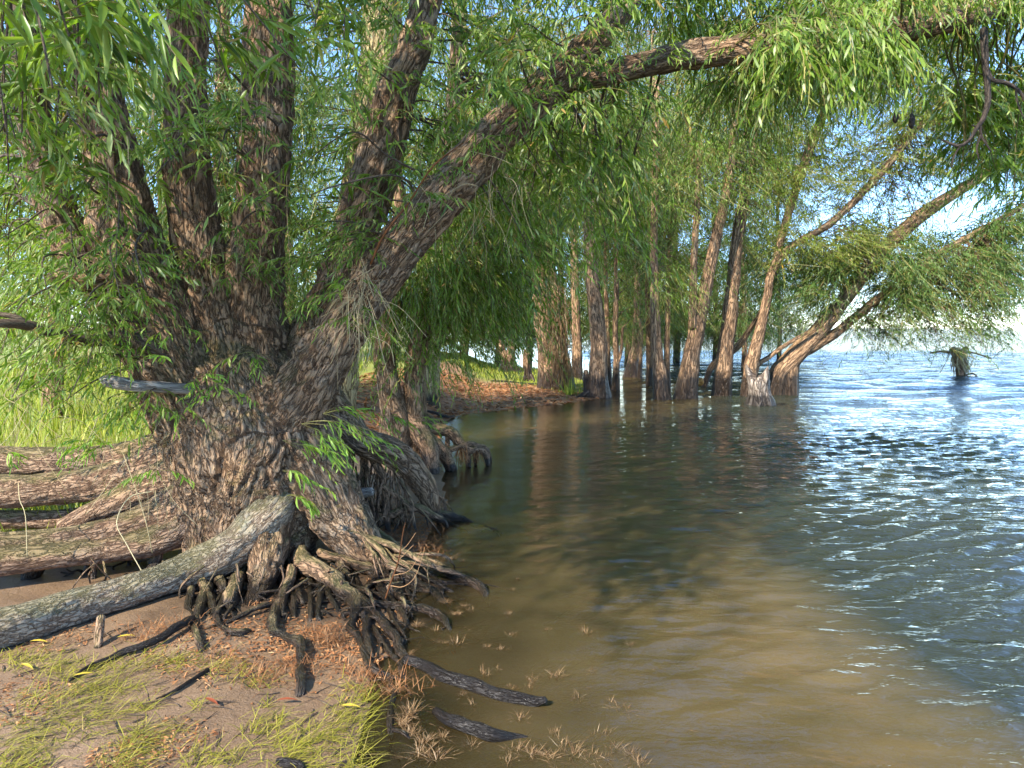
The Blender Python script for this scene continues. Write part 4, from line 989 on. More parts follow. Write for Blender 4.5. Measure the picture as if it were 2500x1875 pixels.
tree('pale pinkish twin-stemmed willow leaning out to the lake',
     [[(1672, 974, 16.8, 30), (1682, 910, 16.8, 25), (1696, 830, 16.8, 21), (1710, 760, 16.8, 19), (1728, 680, 16.8, 16), (1745, 600, 16.8, 14), (1765, 510, 16.8, 13), (1785, 400, 16.8, 11), (1800, 200, 16.8, 9)],
      [(1690, 800, 16.7, 12), (1692, 720, 16.7, 10), (1695, 620, 16.7, 9), (1702, 500, 16.7, 8), (1710, 350, 16.7, 6)]], FLOOD, 'far', 'leaf', [(1600, 1900, 180, 480, 15.5, 19, 50, 9), (1640, 1740, 560, 700, 17, 18.5, 10, 7)], tl=1.1, thick=1.15)
tree('straight brown willow with a black waterline band before the open lake',
     [[(1760, 962, 17.4, 26), (1768, 890, 17.4, 22), (1778, 800, 17.4, 20), (1788, 710, 17.4, 18), (1796, 620, 17.4, 16), (1808, 530, 17.4, 15), (1825, 440, 17.4, 13), (1840, 300, 17.4, 12), (1848, 150, 17.4, 10)]], FLOOD, 'far', 'leaf', [(1680, 1980, 180, 500, 16, 20, 50, 9), (1820, 1960, 480, 620, 17, 19, 12, 7)], tl=1.15, thick=1.15)
tree('low dark willow leaning from behind the straight brown one', [[(1712, 932, 20, 7), (1735, 900, 20, 8), (1765, 872, 20, 9), (1800, 846, 20, 9), (1828, 808, 20, 7), (1870, 740, 20, 6), (1900, 650, 20, 5)]], FLOOD, 'far', 'leaf_cool', [(1800, 2000, 560, 740, 19, 22, 24, 8)], tl=1.1, thick=1.3)
tree('crooked willow with ragged bark directly behind the grey stump',
     [[(1828, 966, 17.0, 22), (1832, 910, 17, 19), (1842, 860, 17, 17), (1860, 790, 17, 13), (1874, 720, 17, 11), (1886, 660, 17, 10), (1935, 600, 17, 9), (2028, 545, 17, 9), (2132, 443, 17, 9), (2198, 367, 17, 8), (2250, 300, 17, 6)],
      [(1886, 660, 17, 9), (1925, 520, 17, 10), (1960, 410, 17, 11), (1990, 330, 17, 12), (2018, 245, 17, 11), (2040, 140, 17, 9), (2060, 0, 17, 7)], [(1845, 905, 17.3, 6), (1880, 870, 17.3, 6), (1930, 835, 17.3, 5), (1990, 800, 17.3, 3)]],
     FLOOD, 'far', 'leaf_warm', [(1900, 2300, 180, 440, 16, 19.5, 96, 9), (1900, 2140, 440, 660, 16, 18, 44, 8), (2150, 2520, 40, 340, 16, 19.5, 80, 8), (1930, 2220, 40, 260, 16, 20, 46, 8), (2000, 2300, 400, 620, 16.5, 20, 40, 8)], tl=0.9, thick=1.3, dense=1.6, e0=(-20, 50), e1=(-80, -15))
tree('large willow leaning far out over the lake with a forked trunk',
     [[(1886, 966, 17.6, 24), (1900, 925, 17.6, 26), (1925, 885, 17.6, 26), (1960, 848, 17.6, 25), (2000, 808, 17.6, 21), (2055, 738, 17.6, 19), (2105, 675, 17.6, 17), (2152, 617, 17.6, 17), (2232, 540, 17.6, 18), (2325, 475, 17.6, 14), (2440, 405, 17.6, 11), (2520, 345, 17.6, 9), (2640, 260, 17.6, 7)],
      [(1930, 882, 17.6, 20), (1985, 845, 17.6, 16), (2036, 815, 17.6, 13), (2100, 765, 17.6, 11), (2150, 724, 17.6, 10), (2230, 675, 17.6, 9), (2290, 620, 17.6, 9), (2390, 565, 17.6, 8), (2510, 495, 17.6, 6)]],
     FLOOD, 'far', 'leaf_cool', [(1930, 2230, 610, 740, 16.5, 19, 70, 9), (2120, 2460, 600, 780, 16.5, 20.5, 76, 9), (2220, 2500, 680, 820, 16.5, 20, 44, 8), (1990, 2300, 720, 820, 17, 19.5, 30, 7), (2080, 2480, 770, 860, 16.8, 19.5, 62, 6), (2330, 2620, 380, 580, 16.5, 19.5, 36, 8), (2250, 2560, 200, 420, 16.5, 19.5, 50, 8), (2000, 2300, 560, 700, 17, 20, 40, 8), (2380, 2580, 540, 760, 17, 20, 50, 8), (2380, 2580, 260, 440, 17, 20, 30, 8)], tl=0.85, thick=1.3, dense=1.6, e0=(-20, 45), e1=(-85, -25))

# deeper grove: only their hanging crowns and thin trunks show between the near ones
for i, (u, Y, r, lab) in enumerate([(1215, 30, 9, 'distant willow over the far end of the grassy spit'), (1290, 33, 9, 'distant willow behind the thick dark foot'), (1370, 30, 8, 'distant willow between straw-hung and sturdy trunks'),
                                   (1470, 34, 8, 'distant willow behind the thin bare trunks'), (1530, 31, 8, 'distant willow behind the hollow-footed one'), (1650, 35, 9, 'distant willow behind the pale pinkish twin stems'), (1745, 33, 8, 'distant willow behind the straight brown trunk'), (1590, 29, 7, 'distant willow just behind the narrow straight trunk'), (1815, 30, 7, 'distant willow behind the crooked ragged trunk'), (1135, 36, 8, 'distant willow closing the end of the bay'), (1900, 34, 6, 'distant slim willow behind the ragged crooked one near open water')]):
    vb = 800 + 1.6 * FPX / Y
    tree(lab, [[(u, vb, Y, r), (u + 4, vb - 100, Y, r * 0.9), (u - 3, 600, Y, r * 0.8), (u + 6, 300, Y, r * 0.6), (u + 2, 80, Y, r * 0.4)]], 'distant willows deep in the grove', 'far', ('leaf', 'leaf_warm', 'leaf_cool')[i % 3],
         [(u - 120, u + 120, 40, 360, Y - 2, Y + 3, 34, 9), (u - 110, u + 110, 330, 640, Y - 2, Y + 3, 58, 9), (u - 90, u + 90, 620, 810, Y - 2, Y + 3, 48, 8), (u - 75, u + 75, 770, 845, Y + 1, Y + 8, 36, 8)], tl=1.3, thick=1.9, nodes=13)
for i, (u, Y, r, vtop, lab) in enumerate([(150, 22, 16, 250, 'bushy willow across the sunlit grass'), (-150, 18, 14, 250, 'bushy willow partly cut off beyond the sunlit grass'), (400, 26, 16, 200, 'tall bushy willow on the far side of the meadow'), (700, 24, 16, 200, 'bushy willow glimpsed between the dark third stem and its neighbour'), (860, 28, 14, 250, 'bushy willow at the head of the little bay'), (1060, 26, 12, 300, 'bushy willow beyond the orange leaf litter')]):
    vb = 800 + 1.25 * FPX / Y
    tree(lab, [[(u, vb, Y, r), (u + 6, 700, Y, r * 0.9), (u - 3, 450, Y, r * 0.8), (u + 6, vtop, Y, r * 0.5)]], 'willows beyond the meadow', 'far', ('leaf_warm', 'leaf')[i % 2],
         [(u - 190, u + 190, vtop - 100, 560, Y - 2, Y + 2, 60, 9), (u - 170, u + 170, 540, 740, Y - 2, Y + 2, 40, 8), (u - 150, u + 150, 720, 815, Y - 1, Y + 3, 24, 8)], tl=1.4, thick=1.8, nodes=13)

# low stumps on the spit
def stump(label, u, v, Y, w, h, mat, seed, name='tree_stump', top=None):
    b = P(u, v, Y); s = Y / FPX
    root = empty(name, (b[0], b[1], min(b[2], 0.0)), label, 'stump')
    n, seg = 22, 28
    th = np.linspace(0, 2 * math.pi, seg, endpoint=False)
    zz = np.linspace(0, 1, n)
    V = []
    for k, t in enumerate(zz):
        r = w * s * (1.12 - 0.42 * t ** 0.6 + 0.10 * math.sin(t * 9))
        q = np.stack([np.cos(th) * 1.5, np.sin(th) * 1.5, np.full(seg, t * 2.0)], -1) + seed
        rr = r * (1 + 0.34 * fbm(q, 3, seed) + 0.07 * np.sin(th * 7 + seed))
        zt = t * h * s * (1 + 0.22 * np.sin(th * 2 + seed) * t + 0.25 * fbm(q * 1.7, 2, seed + 3) * t)
        V.append(np.stack([b[0] + rr * np.cos(th) - 0.12 * h * s * t, b[1] + rr * np.sin(th), b[2] - 0.12 + zt], -1))
    # hollow top
    for f, dz in ((0.72, -0.02), (0.45, -0.10), (0.1, -0.14)):
        c = V[n - 1].mean(0)
        V.append(c + (V[n - 1] - c) * np.array([f, f, 0.6]) + np.array([0, 0, dz]))
    V = np.array(V); m = len(V)
    i = np.arange(m - 1)[:, None] * seg; j = np.arange(seg)[None]; j2 = (j + 1) % seg
    Q = np.stack([i + j, i + j2, i + seg + j2, i + seg + j], -1).reshape(-1, 4)
    bk = np.stack([np.broadcast_to(np.cos(th)[None] * w * s, (m, seg)), np.broadcast_to(np.sin(th)[None] * w * s, (m, seg)), V[:, :, 2]], -1).reshape(-1, 3)
    obj('stump_body', mesh_from('stump_body', V.reshape(-1, 3), [Q, (np.arange(seg) + (m - 1) * seg)[None, :seg][:, [0, 9, 18]]], {'bk': bk}, M[mat]), root)
    return root
M['stump'] = bark_mat('weathered_stump', (0.30, 0.235, 0.18), (0.42, 0.36, 0.30), (0.06, 0.035, 0.022), scale=13, stretch=0.3, wet=0.26, depth=0.04)
st = stump('gnarled hollow grey stump standing in the water before the leaning willow', 1858, 994, 15.2, 33, 96, 'stump', 3)
rootarm(st, [(1850, 965, 15.4, 10), (1838, 985, 15.3, 9), (1826, 998, 15.2, 5)], 'stump', seed=2)
st2 = stump('low splayed stump with black roots on the grassy spit', 1245, 908, 26, 24, 70, 'far', 8)
for k_, (du, dv) in enumerate([(-30, 8), (-18, 12), (16, 12), (30, 9)]):
    rootarm(st2, [(1245, 890, 26, 8), (1245 + du * 0.6, 898 + dv * 0.5, 25.8, 7), (1245 + du, 902 + dv, 25.6, 3)], 'far', seed=k_)
st3 = stump('small brown stump nearest the end of the grassy spit', 1292, 928, 21.5, 12, 66, 'far', 12)
for k_, du in enumerate((-14, 12)):
    rootarm(st3, [(1292, 912, 21.5, 5), (1292 + du * 0.6, 922, 21.4, 5), (1292 + du, 932, 21.3, 3)], 'far', seed=k_)
# orange cut log end
V, Pl, A = tube(pix([(1690, 938, 18.6, 9), (1704, 934, 18.5, 10), (1712, 932, 18.4, 9)]), 10, 3, lump=0.16, seed=1)
tag(obj('cut_log', mesh_from('cut_log', V, Pl, A, M['cut'])), 'freshly cut orange log end at the foot of the pale twin stems', 'log')
# far broken tree with a brush of straw
bt = empty('broken_tree', (*P(2345, 921, 24)[:2], -0.3), 'broken tree top with straw brush sticking out of the open lake', 'tree')
mb = MB()
for pts in ([(2346, 930, 24, 9), (2342, 900, 24, 8), (2335, 872, 24, 8), (2325, 850, 24, 7)], [(2336, 875, 24, 6), (2350, 858, 24, 6), (2362, 848, 24, 4)], [(2350, 905, 24, 3), (2358, 918, 24, 3), (2362, 925, 24, 2)], [(2330, 862, 24, 4), (2300, 858, 24, 3), (2270, 862, 24, 2)], [(2352, 858, 24, 3), (2380, 862, 24, 2), (2420, 875, 24, 2)], [(2360, 915, 24, 2), (2375, 912, 24, 2), (2388, 920, 24, 1.5)]):
    mb.add(*tube(pix(pts), 8, 4, lump=0.15, seed=2))
obj('trunk', mb.mesh('trunk', M['rust']), bt)
mb = MB()
for i in range(200):
    a = P(2342 + R.normal(0, 11), R.uniform(845, 890), 24 + R.normal(0, 0.12)); e = a + np.array([R.normal(0.05, 0.1), R.normal(0, 0.1), -R.uniform(0.15, 0.5)])
    mb.add(*(lambda V, Pl, A: (V, Pl, {'rnd': np.full(len(V), R.random())}))(*tube(np.array([[*a, 0.014], [*((a + e) / 2), 0.013], [*e, 0.007]]), 3, 2, lump=0)))
tag(obj('straw_brush', mb.mesh('straw_brush', M['vine']), bt), kind='stuff')
# two dark pods hanging from the overhead limb and the bare dead branch beside them
for i, (u, v, w, h, lab) in enumerate([(2186, 288, 7, 12, 'smaller round dark cocoon hanging under the overhead limb'), (2226, 296, 8, 17, 'longer pointed dark cocoon hanging beside the round one')]):
    b = P(u, v, 5.3); s = 5.3 / FPX
    cp = np.array([[*(b + [0, 0, 3.5 * h * s]), 0.002], [*(b + [0, 0, h * s * 1.4]), 0.003], [*(b + [0, 0, h * s * 0.9]), w * s * 0.45], [*(b + [0, 0, h * s * 0.1]), w * s], [*(b + [0, 0, -h * s * 0.6]), w * s * 0.8], [*(b + [0, 0, -h * s]), w * s * 0.25]])
    V, Pl, A = tube(cp, 10, 4, lump=0.2, seed=i)
    tag(obj('hanging_cocoon', mesh_from('hanging_cocoon', V, Pl, A, M['dead'])), lab, 'cocoon', 'dark cocoons under the limb')
mb = MB()
for pts in ([(2402, 70, 5.3, 9), (2405, 140, 5.3, 8), (2410, 200, 5.3, 7), (2412, 250, 5.3, 7), (2400, 290, 5.3, 6), (2385, 312, 5.3, 5), (2368, 340, 5.3, 4), (2340, 356, 5.3, 4), (2300, 342, 5.3, 2)], [(2408, 165, 5.3, 5), (2425, 195, 5.3, 5), (2460, 203, 5.3, 5), (2490, 225, 5.3, 4), (2510, 260, 5.3, 3)], [(2392, 308, 5.3, 4), (2398, 335, 5.3, 3), (2420, 370, 5.3, 2)], [(2345, 356, 5.3, 3), (2330, 380, 5.3, 2), (2322, 410, 5.3, 1.5)], [(2388, 310, 5.3, 3), (2372, 306, 5.3, 1.5)], [(2395, 330, 5.3, 3), (2385, 360, 5.3, 2), (2390, 390, 5.3, 1.5)], [(2480, 215, 5.3, 3), (2484, 250, 5.3, 2), (2500, 290, 5.3, 1.5)]):
    mb.add(*tube(pix(pts), 7, 5, lump=0.1, seed=4))
obj('dead_branch', mb.mesh('dead_branch', M['dead']), willow)

# ------------------------------------------------------------------ wood on the ground and in the water
def log(name, label, cat, pts, mat, seed=0, lump=0.12, seg=12, sink=None, group=None):
    cp = pix(pts)
    V, Pl, A = tube(cp, seg, 6, lump=lump, freq=1.6, seed=seed)
    V = V + 0.006 * np.stack([fbm(V * 12, 2, 1), fbm(V * 12, 2, 2), fbm(V * 12, 2, 3)], -1)
    return tag(obj(name, mesh_from(name, V, Pl, A, M[mat])), label, cat, group)
def onz(u, v, z, r): 
    g = G(u, v, z); return (u, v, g[1], r)
log('sunken_log', 'long dark curved log floating from the roots out into the shallows', 'log', [onz(990, 1608, 0.03, 11), onz(1030, 1622, 0.02, 14), onz(1084, 1650, 0.015, 17), onz(1138, 1668, 0.012, 18), onz(1192, 1688, 0.010, 18), onz(1250, 1704, 0.010, 17), onz(1300, 1712, 0.015, 14), onz(1332, 1708, 0.03, 9)], 'dead', 1)
log('sunken_log', 'short half-sunken black log below the long curved one', 'log', [onz(1062, 1738, 0.0, 10), onz(1100, 1758, 0.025, 16), onz(1150, 1775, 0.028, 17), onz(1200, 1792, 0.022, 17), onz(1260, 1805, -0.012, 14), onz(1340, 1822, -0.035, 12), onz(1400, 1835, -0.05, 8)], 'dead', 2)
def lay(u, v, r, dz=0.012):
    g = G(u, v, 0.1)
    for _ in range(4): g = G(u, v, hgt(g[0], g[1])[0] + dz)
    return (u, v, g[1], r)
log('fallen_branch', 'dark bent branch lying on the sand from the wooden stake to the roots', 'branch', [lay(470, 1510, 10, .03), lay(430, 1532, 11, .04), lay(385, 1562, 10, .03), lay(347, 1577, 9, .03), lay(300, 1592, 9, .02), lay(270, 1608, 8), lay(215, 1630, 6), lay(170, 1662, 3)], 'dead', 3)
log('thin_stick', 'thin black stick lying alone on bare sand', 'stick', [lay(508, 1634, 5), lay(480, 1652, 5), lay(455, 1668, 5), lay(420, 1690, 4), lay(380, 1706, 2)], 'dead', 4, seg=8)
log('wooden_stake', 'short reddish wooden stake pushed into the sand under the grey low limb', 'stake', [(246, 1505, 3.62, 10), (243, 1530, 3.58, 11), (238, 1600, 3.50, 10), (236, 1640, 3.44, 9), (238, 1672, 3.40, 8)], 'rust', 5, lump=0.06)
log('driftwood', 'pale weathered log end poking out right of the trunk', 'log', [(760, 1205, 5.6, 14), (835, 1208, 5.45, 14), (880, 1205, 5.4, 13), (910, 1200, 5.38, 10)], 'drift', 6)
log('driftwood', 'split grey driftwood chunk under the pale log end', 'log', [(810, 1215, 5.35, 14), (840, 1225, 5.3, 16), (868, 1238, 5.25, 15), (890, 1246, 5.22, 11)], 'drift', 7, lump=0.2)
log('rotten_wood', 'rotten black wood fragment at the very bottom edge of the sand', 'log', [lay(675, 1858, 8), lay(700, 1862, 13), lay(725, 1868, 11), lay(742, 1872, 5)], 'dead', 8, lump=0.3)
log('fallen_branch', 'thin dark branch lying across the grassy spit', 'branch', [lay(1200, 930, 2), lay(1235, 932, 3), lay(1270, 936, 3), lay(1310, 938, 2)], 'dead', 9, seg=6)
log('fallen_branch', 'crooked dark branch where the orange bank meets the bay', 'branch', [lay(1038, 1002, 3, .05), lay(1068, 1010, 4, .05), lay(1090, 1018, 4, .04), lay(1110, 1014, 2, .03)], 'dead', 10, seg=6)
# red sapling twig with bare side twigs
sap = empty('dead_sapling', P(940, 1463, 4.15), 'thin leafless red sapling growing out of the roots', 'sapling')
for i, pts in enumerate([[(940, 1466, 4.15, 4), (954, 1422, 4.15, 3.5), (973, 1368, 4.12, 3), (984, 1300, 4.1, 2), (990, 1276, 4.1, 1)], [(973, 1368, 4.12, 1.6), (990, 1350, 4.1, 1.3), (1010, 1330, 4.1, 0.8)], [(954, 1430, 4.14, 1.5), (985, 1432, 4.1, 1.3), (1015, 1405, 4.1, 1.1), (1037, 1338, 4.08, 0.7)], [(960, 1405, 4.14, 1.3), (1000, 1392, 4.1, 1.1), (1028, 1345, 4.1, 0.7)], [(978, 1345, 4.1, 1.2), (995, 1330, 4.1, 1), (1015, 1300, 4.1, 0.6)]]):
    pts = [(a_, b_, c_, d_ * 0.6) for a_, b_, c_, d_ in pts]
    V, Pl, A = tube(pix(pts), 6, 5, lump=0.05, seed=i)
    obj('stem' if i == 0 else 'twig', mesh_from('stem', V, Pl, {'rnd': np.full(len(V), 0.05 if i == 0 else 0.9)}, M['rustfibre']), sap)

# ------------------------------------------------------------------ grass, straw tufts, litter
def blades(base, az, ln, w, lean, curl, rnd):
    """curved ribbons"""
    n = len(base); ks = np.array([0, 0.35, 0.7, 1.0])
    el = lean[:, None] - curl[:, None] * ks[None] ** 1.3
    d = np.stack([np.cos(el) * np.cos(az)[:, None], np.cos(el) * np.sin(az)[:, None], np.sin(el)], -1)
    p = base[:, None] + np.concatenate([np.zeros((n, 1, 3)), np.cumsum(d[:, :-1] * (ln[:, None] * np.diff(ks)[None])[..., None], 1)], 1)
    s = np.stack([-np.sin(az), np.cos(az), 0 * az], -1)[:, None] * (w[:, None] * np.array([1, 0.9, 0.6])[None])[..., None] * 0.5
    L_, R_ = p[:, :3] - s, p[:, :3] + s
    V = np.concatenate([np.stack([L_, R_], 2).reshape(n, 6, 3), p[:, 3:]], 1)
    off = (np.arange(n) * 7)[:, None, None]
    q = np.array([(0, 1, 3, 2), (2, 3, 5, 4)]); tr = np.array([(4, 5, 6)])
    return V.reshape(-1, 3), [(off + q[None]).reshape(-1, 4), (off + tr[None]).reshape(-1, 3)], {'rnd': np.repeat(rnd, 7)}
def onground(xy, dz=0.0):
    return np.stack([xy[:, 0], xy[:, 1], hgt(xy[:, 0], xy[:, 1]) + dz], -1)
# matted grass on the near sand
clumps = [(60, 1600, 120, 26, 260), (200, 1620, 130, 30, 260), (330, 1600, 90, 22, 140), (430, 1590, 70, 14, 110), (150, 1700, 150, 34, 300), (60, 1790, 90, 60, 260), (250, 1660, 100, 20, 160), (20, 1860, 60, 40, 240), (280, 1840, 60, 40, 200), (180, 1750, 120, 30, 140),
          (330, 1790, 40, 40, 160), (480, 1830, 60, 40, 110), (640, 1740, 50, 30, 120), (700, 1790, 60, 30, 150), (560, 1820, 60, 40, 60), (880, 1660, 60, 30, 120), (850, 1710, 70, 36, 170), (900, 1760, 60, 34, 110), (780, 1760, 60, 40, 160), (470, 1695, 16, 14, 24), (640, 1690, 20, 14, 16), (730, 1840, 60, 30, 120), (540, 1610, 60, 16, 90), (600, 1640, 60, 16, 60), (330, 1700, 50, 18, 60), (860, 1830, 60, 40, 120), (400, 1760, 60, 30, 40)]
B = []
for (u, v, su, sv, n) in clumps:
    for i in range(int(n * 0.8)):
        g = G(u + R.normal(0, su * 0.55), min(v + R.normal(0, sv * 0.55), 1990), 0.08); B.append(g[:2])
B = np.array(B); B = B[sdist(B[:, 0], B[:, 1]) > -0.05]
n = len(B); flow = 0.9 + 1.6 * fbm(np.stack([B[:, 0], B[:, 1], 0 * B[:, 0]], -1) * 1.5, 2, 3)
mb = MB()
mb.add(*blades(onground(B, 0.002), flow + R.normal(0, 1.0, n), R.uniform(0.04, 0.16, n), R.uniform(0.0016, 0.0034, n), np.radians(R.uniform(0, 26, n)), np.radians(R.uniform(0, 60, n)), np.clip(R.beta(1.7, 1.9, n), 0, 1)))
tag(obj('matted_grass', mb.mesh('matted_grass', M['matted'])), 'patchy matted yellow-green grass lying on the near sand', 'grass', kind='stuff')
# meadow on the left
xy = np.stack([R.uniform(-13, -2.2, 16000), 5.2 + 16 * R.random(16000) ** 1.5], -1)
xy = xy[(sdist(xy[:, 0], xy[:, 1]) > 1.0) & (xy[:, 0] < -1.6 - 0.12 * xy[:, 1])]
n = len(xy); tall = 0.6 + 0.7 * np.clip(fbm(np.stack([xy[:, 0], xy[:, 1], 0 * xy[:, 0]], -1) * 0.8, 2, 14) + 0.5, 0, 1)
mb = MB()
mb.add(*blades(onground(xy, -0.01), R.uniform(0, 6.28, n), R.uniform(0.18, 0.5, n) * tall, R.uniform(0.007, 0.013, n) * (0.7 + xy[:, 1] * 0.06), np.radians(R.uniform(55, 90, n)), np.radians(R.uniform(10, 70, n)), np.clip(R.beta(2, 2, n), 0, 1)))
tag(obj('meadow_grass', mb.mesh('meadow_grass', M['grass'])), 'tall sunlit yellow-green meadow grass behind the big willow', 'grass', kind='stuff')
# short grass on the spit
xy = np.stack([R.uniform(-7, 3.2, 60000), R.uniform(11.5, 34, 60000)], -1)
s = sdist(xy[:, 0], xy[:, 1]) + 1.2 * fbm(np.stack([xy[:, 0], xy[:, 1], 0 * xy[:, 0]], -1) * 0.7, 3, 21)
gl_ = xy[:, 1] - (20.2 - 1.8 * xy[:, 0]) + 1.6 * fbm(np.stack([xy[:, 0], xy[:, 1], 0 * xy[:, 0]], -1) * 0.7, 3, 21)
xy = xy[(gl_ + R.normal(0, 0.5, len(xy)) > 0) & (sdist(xy[:, 0], xy[:, 1]) > 0.2)][:11000]
n = len(xy); mb = MB()
mb.add(*blades(onground(xy, -0.005), R.uniform(0, 6.28, n), R.uniform(0.04, 0.13, n), R.uniform(0.010, 0.022, n), np.radians(R.uniform(40, 85, n)), np.radians(R.uniform(10, 70, n)), np.clip(R.beta(2, 2, n), 0, 1)))
xy = np.stack([P(1390, 930, 17.8)[0] + R.normal(0, 0.10, 60), 17.4 + R.normal(0, 0.15, 60)], -1); n = 60
mb.add(*blades(onground(xy), R.uniform(0, 6.28, n), R.uniform(0.2, 0.5, n), R.uniform(0.008, 0.016, n), np.radians(R.uniform(70, 90, n)), np.radians(R.uniform(5, 30, n)), R.uniform(0, 0.4, n)))
tag(obj('spit_grass', mb.mesh('spit_grass', M['grass'])), 'short bright grass covering the low spit below the grove', 'grass', kind='stuff')
# fallen leaf litter on the far bank and between the roots
xy = np.stack([R.uniform(-3.5, 2.8, 30000), R.uniform(9.3, 20, 30000)], -1)
s = sdist(xy[:, 0], xy[:, 1]); xy = xy[(s > -0.08) & (xy[:, 1] < 21 - 1.8 * xy[:, 0])][:12000]
uv = np.stack([R.normal(760, 150, 1500), R.normal(1545, 45, 1500)], -1)
x2 = np.array([G(u, v, 0.08)[:2] for u, v in uv])
uv = np.stack([R.uniform(820, 1090, 1500), R.uniform(1210, 1330, 1500)], -1)
x3 = np.array([G(u, v, 0.04)[:2] for u, v in uv])
uv = np.stack([R.uniform(-20, 950, 6000), R.uniform(1500, 1890, 6000)], -1)
x4 = np.array([G(u, v, 0.08)[:2] for u, v in uv]); x4 = x4[fbm(np.hstack([x4, 0 * x4[:, :1]]) * 3, 2, 44) > 0.05]
sm = np.concatenate([np.full(len(xy), 1.0), np.full(len(x2), 0.42), np.full(len(x3), 0.55), np.full(len(x4), 0.3)])
xy = np.vstack([xy, x2, x3, x4]); n = len(xy)
D = unit(np.stack([R.normal(size=n), R.normal(size=n), R.normal(0, 0.15, n)], -1)); N = unit(np.stack([R.normal(0, 0.3, n), R.normal(0, 0.3, n), np.ones(n)], -1)); N = unit(N - D * np.sum(N * D, -1, keepdims=True))
mb = MB(); mb.add(*leaves_geo(onground(xy, 0.008), D, N, R.uniform(0.05, 0.12, n) * sm * np.where(sm > 0.9, 1.7, 1), R.uniform(0.012, 0.03, n) * sm * np.where(sm > 0.9, 2.0, 1), np.clip(R.beta(2, 2, n), 0, 1), 2))
tag(obj('leaf_litter', mb.mesh('leaf_litter', M['litter'])), 'orange-brown fallen leaves strewn over the far bank and among roots', 'leaf litter', kind='stuff')
mb = MB()
for i in range(260):
    u, v = R.uniform(-20, 1000), R.uniform(1500, 1890)
    g = G(u, v, 0.05); h = hgt(g[0], g[1])[0]
    if h < 0.0: continue
    az, ln = R.uniform(0, 6.28), R.uniform(0.03, 0.14)
    d = np.array([math.cos(az), math.sin(az), 0]) * ln; r = R.uniform(0.0012, 0.0035)
    a = np.array([g[0], g[1], h + r + 0.003])
    V, Pl, A = tube(np.array([[*a, r], [*(a + d * 0.5 + R.normal(0, 0.008, 3) * [1, 1, 0.3]), r], [*(a + d), r * 0.5]]), 4, 3, lump=0)
    mb.add(V, Pl, {'bk': A['bk']})
tag(obj('twig_debris', mb.mesh('twig_debris', M['twig'])), 'broken twigs scattered over the near sand', 'debris', kind='stuff')
# straw mats between the roots
B = []
for (u, v, su, sv, n) in [(800, 1540, 60, 20, 260), (960, 1650, 70, 20, 200), (720, 1620, 60, 16, 120), (900, 1620, 80, 20, 140), (1000, 1300, 60, 20, 260), (980, 1270, 50, 14, 160), (1060, 1330, 40, 16, 140), (1070, 1210, 30, 20, 120), (420, 1530, 90, 16, 160), (330, 1550, 80, 14, 90), (560, 1600, 60, 14, 80), (640, 1640, 60, 20, 120), (1060, 1270, 40, 16, 100)]:
    for i in range(n):
        B.append(G(u + R.normal(0, su * 0.6), v + R.normal(0, sv * 0.6), 0.06)[:2])
B = np.array(B); n = len(B)
b3 = onground(B, 0.004); b3[:, 2] = np.maximum(b3[:, 2], -0.005)
mb = MB(); mb.add(*blades(b3, R.uniform(0, 6.28, n), R.uniform(0.04, 0.13, n), R.uniform(0.0016, 0.0032, n), np.radians(R.uniform(0, 60, n)), np.radians(R.uniform(10, 80, n)), np.clip(R.beta(1.6, 2, n), 0, 1)))
tag(obj('straw_mat', mb.mesh('straw_mat', M['rustfibre'])), 'rusty dry straw matted between the exposed roots', 'straw', kind='stuff')
# straw tufts standing in the shallows: things one can count
def tuft_mesh(k):
    n = int(R.integers(50, 90)); az = R.uniform(0, 6.28, n)
    ex = R.uniform(0.5, 1.4); b = np.stack([R.normal(0, 0.016 * ex, n), R.normal(0, 0.012, n), np.full(n, -0.018)], -1)
    V, Pl, A = blades(b, az, R.uniform(0.03, 0.085, n), R.uniform(0.0014, 0.0028, n), np.radians(R.uniform(8, 70, n)), np.radians(R.uniform(-20, 100, n)), np.clip(R.beta(1.4, 1.8, n), 0, 1))
    return mesh_from('straw_tuft', V, Pl, A, M['straw'])
tm = [tuft_mesh(i) for i in range(9)]
spots = [(1018, 1528, 1.1), (1062, 1540, .9), (1112, 1572, 1.4), (1080, 1570, .8), (1190, 1580, .8), (1222, 1585, .7), (1252, 1550, .8), (1184, 1648, 1.3), (1215, 1635, .7), (1130, 1698, .8), (1154, 1722, .8), (1360, 1652, 1.1), (1290, 1680, .8), (1270, 1755, 1.0), (1300, 1662, .7),
         (1410, 1706, 1.0), (1430, 1545, 1.2), (1508, 1725, 1.2), (1445, 1640, .9), (1335, 1538, .6), (1540, 1575, .7), (1250, 1680, .7), (1000, 1745, 1.2), (985, 1770, 1.2), (1010, 1790, 1.1), (1040, 1810, 1.2), (1030, 1838, 1.2), (1060, 1850, 1.2), (1080, 1800, .9), (1150, 1822, .9),
         (1260, 1830, 1.2), (1300, 1845, 1.3), (1340, 1850, 1.3), (1380, 1820, 1.2), (1400, 1845, 1.2), (1440, 1850, 1.2), (1480, 1855, 1.1), (1500, 1830, 1.1), (1540, 1840, 1.0), (1240, 1862, 1.2), (1560, 1865, 1.0), (1115, 1500, .8), (1150, 1490, .7), (1130, 1370, .9), (1100, 1365, 1.0), (1170, 1325, .9), (1200, 1330, .8), (1240, 1500, .9), (1250, 1440, .6), (1265, 1415, .5), (1320, 1400, .6), (1160, 1405, .6), (1100, 1340, .8), (1070, 1375, .8), (1130, 1480, .7), (960, 1690, 1.0), (1000, 1600, .9), (1090, 1470, .8), (1060, 1400, .8), (1350, 1790, .9), (1470, 1790, 1.0)]
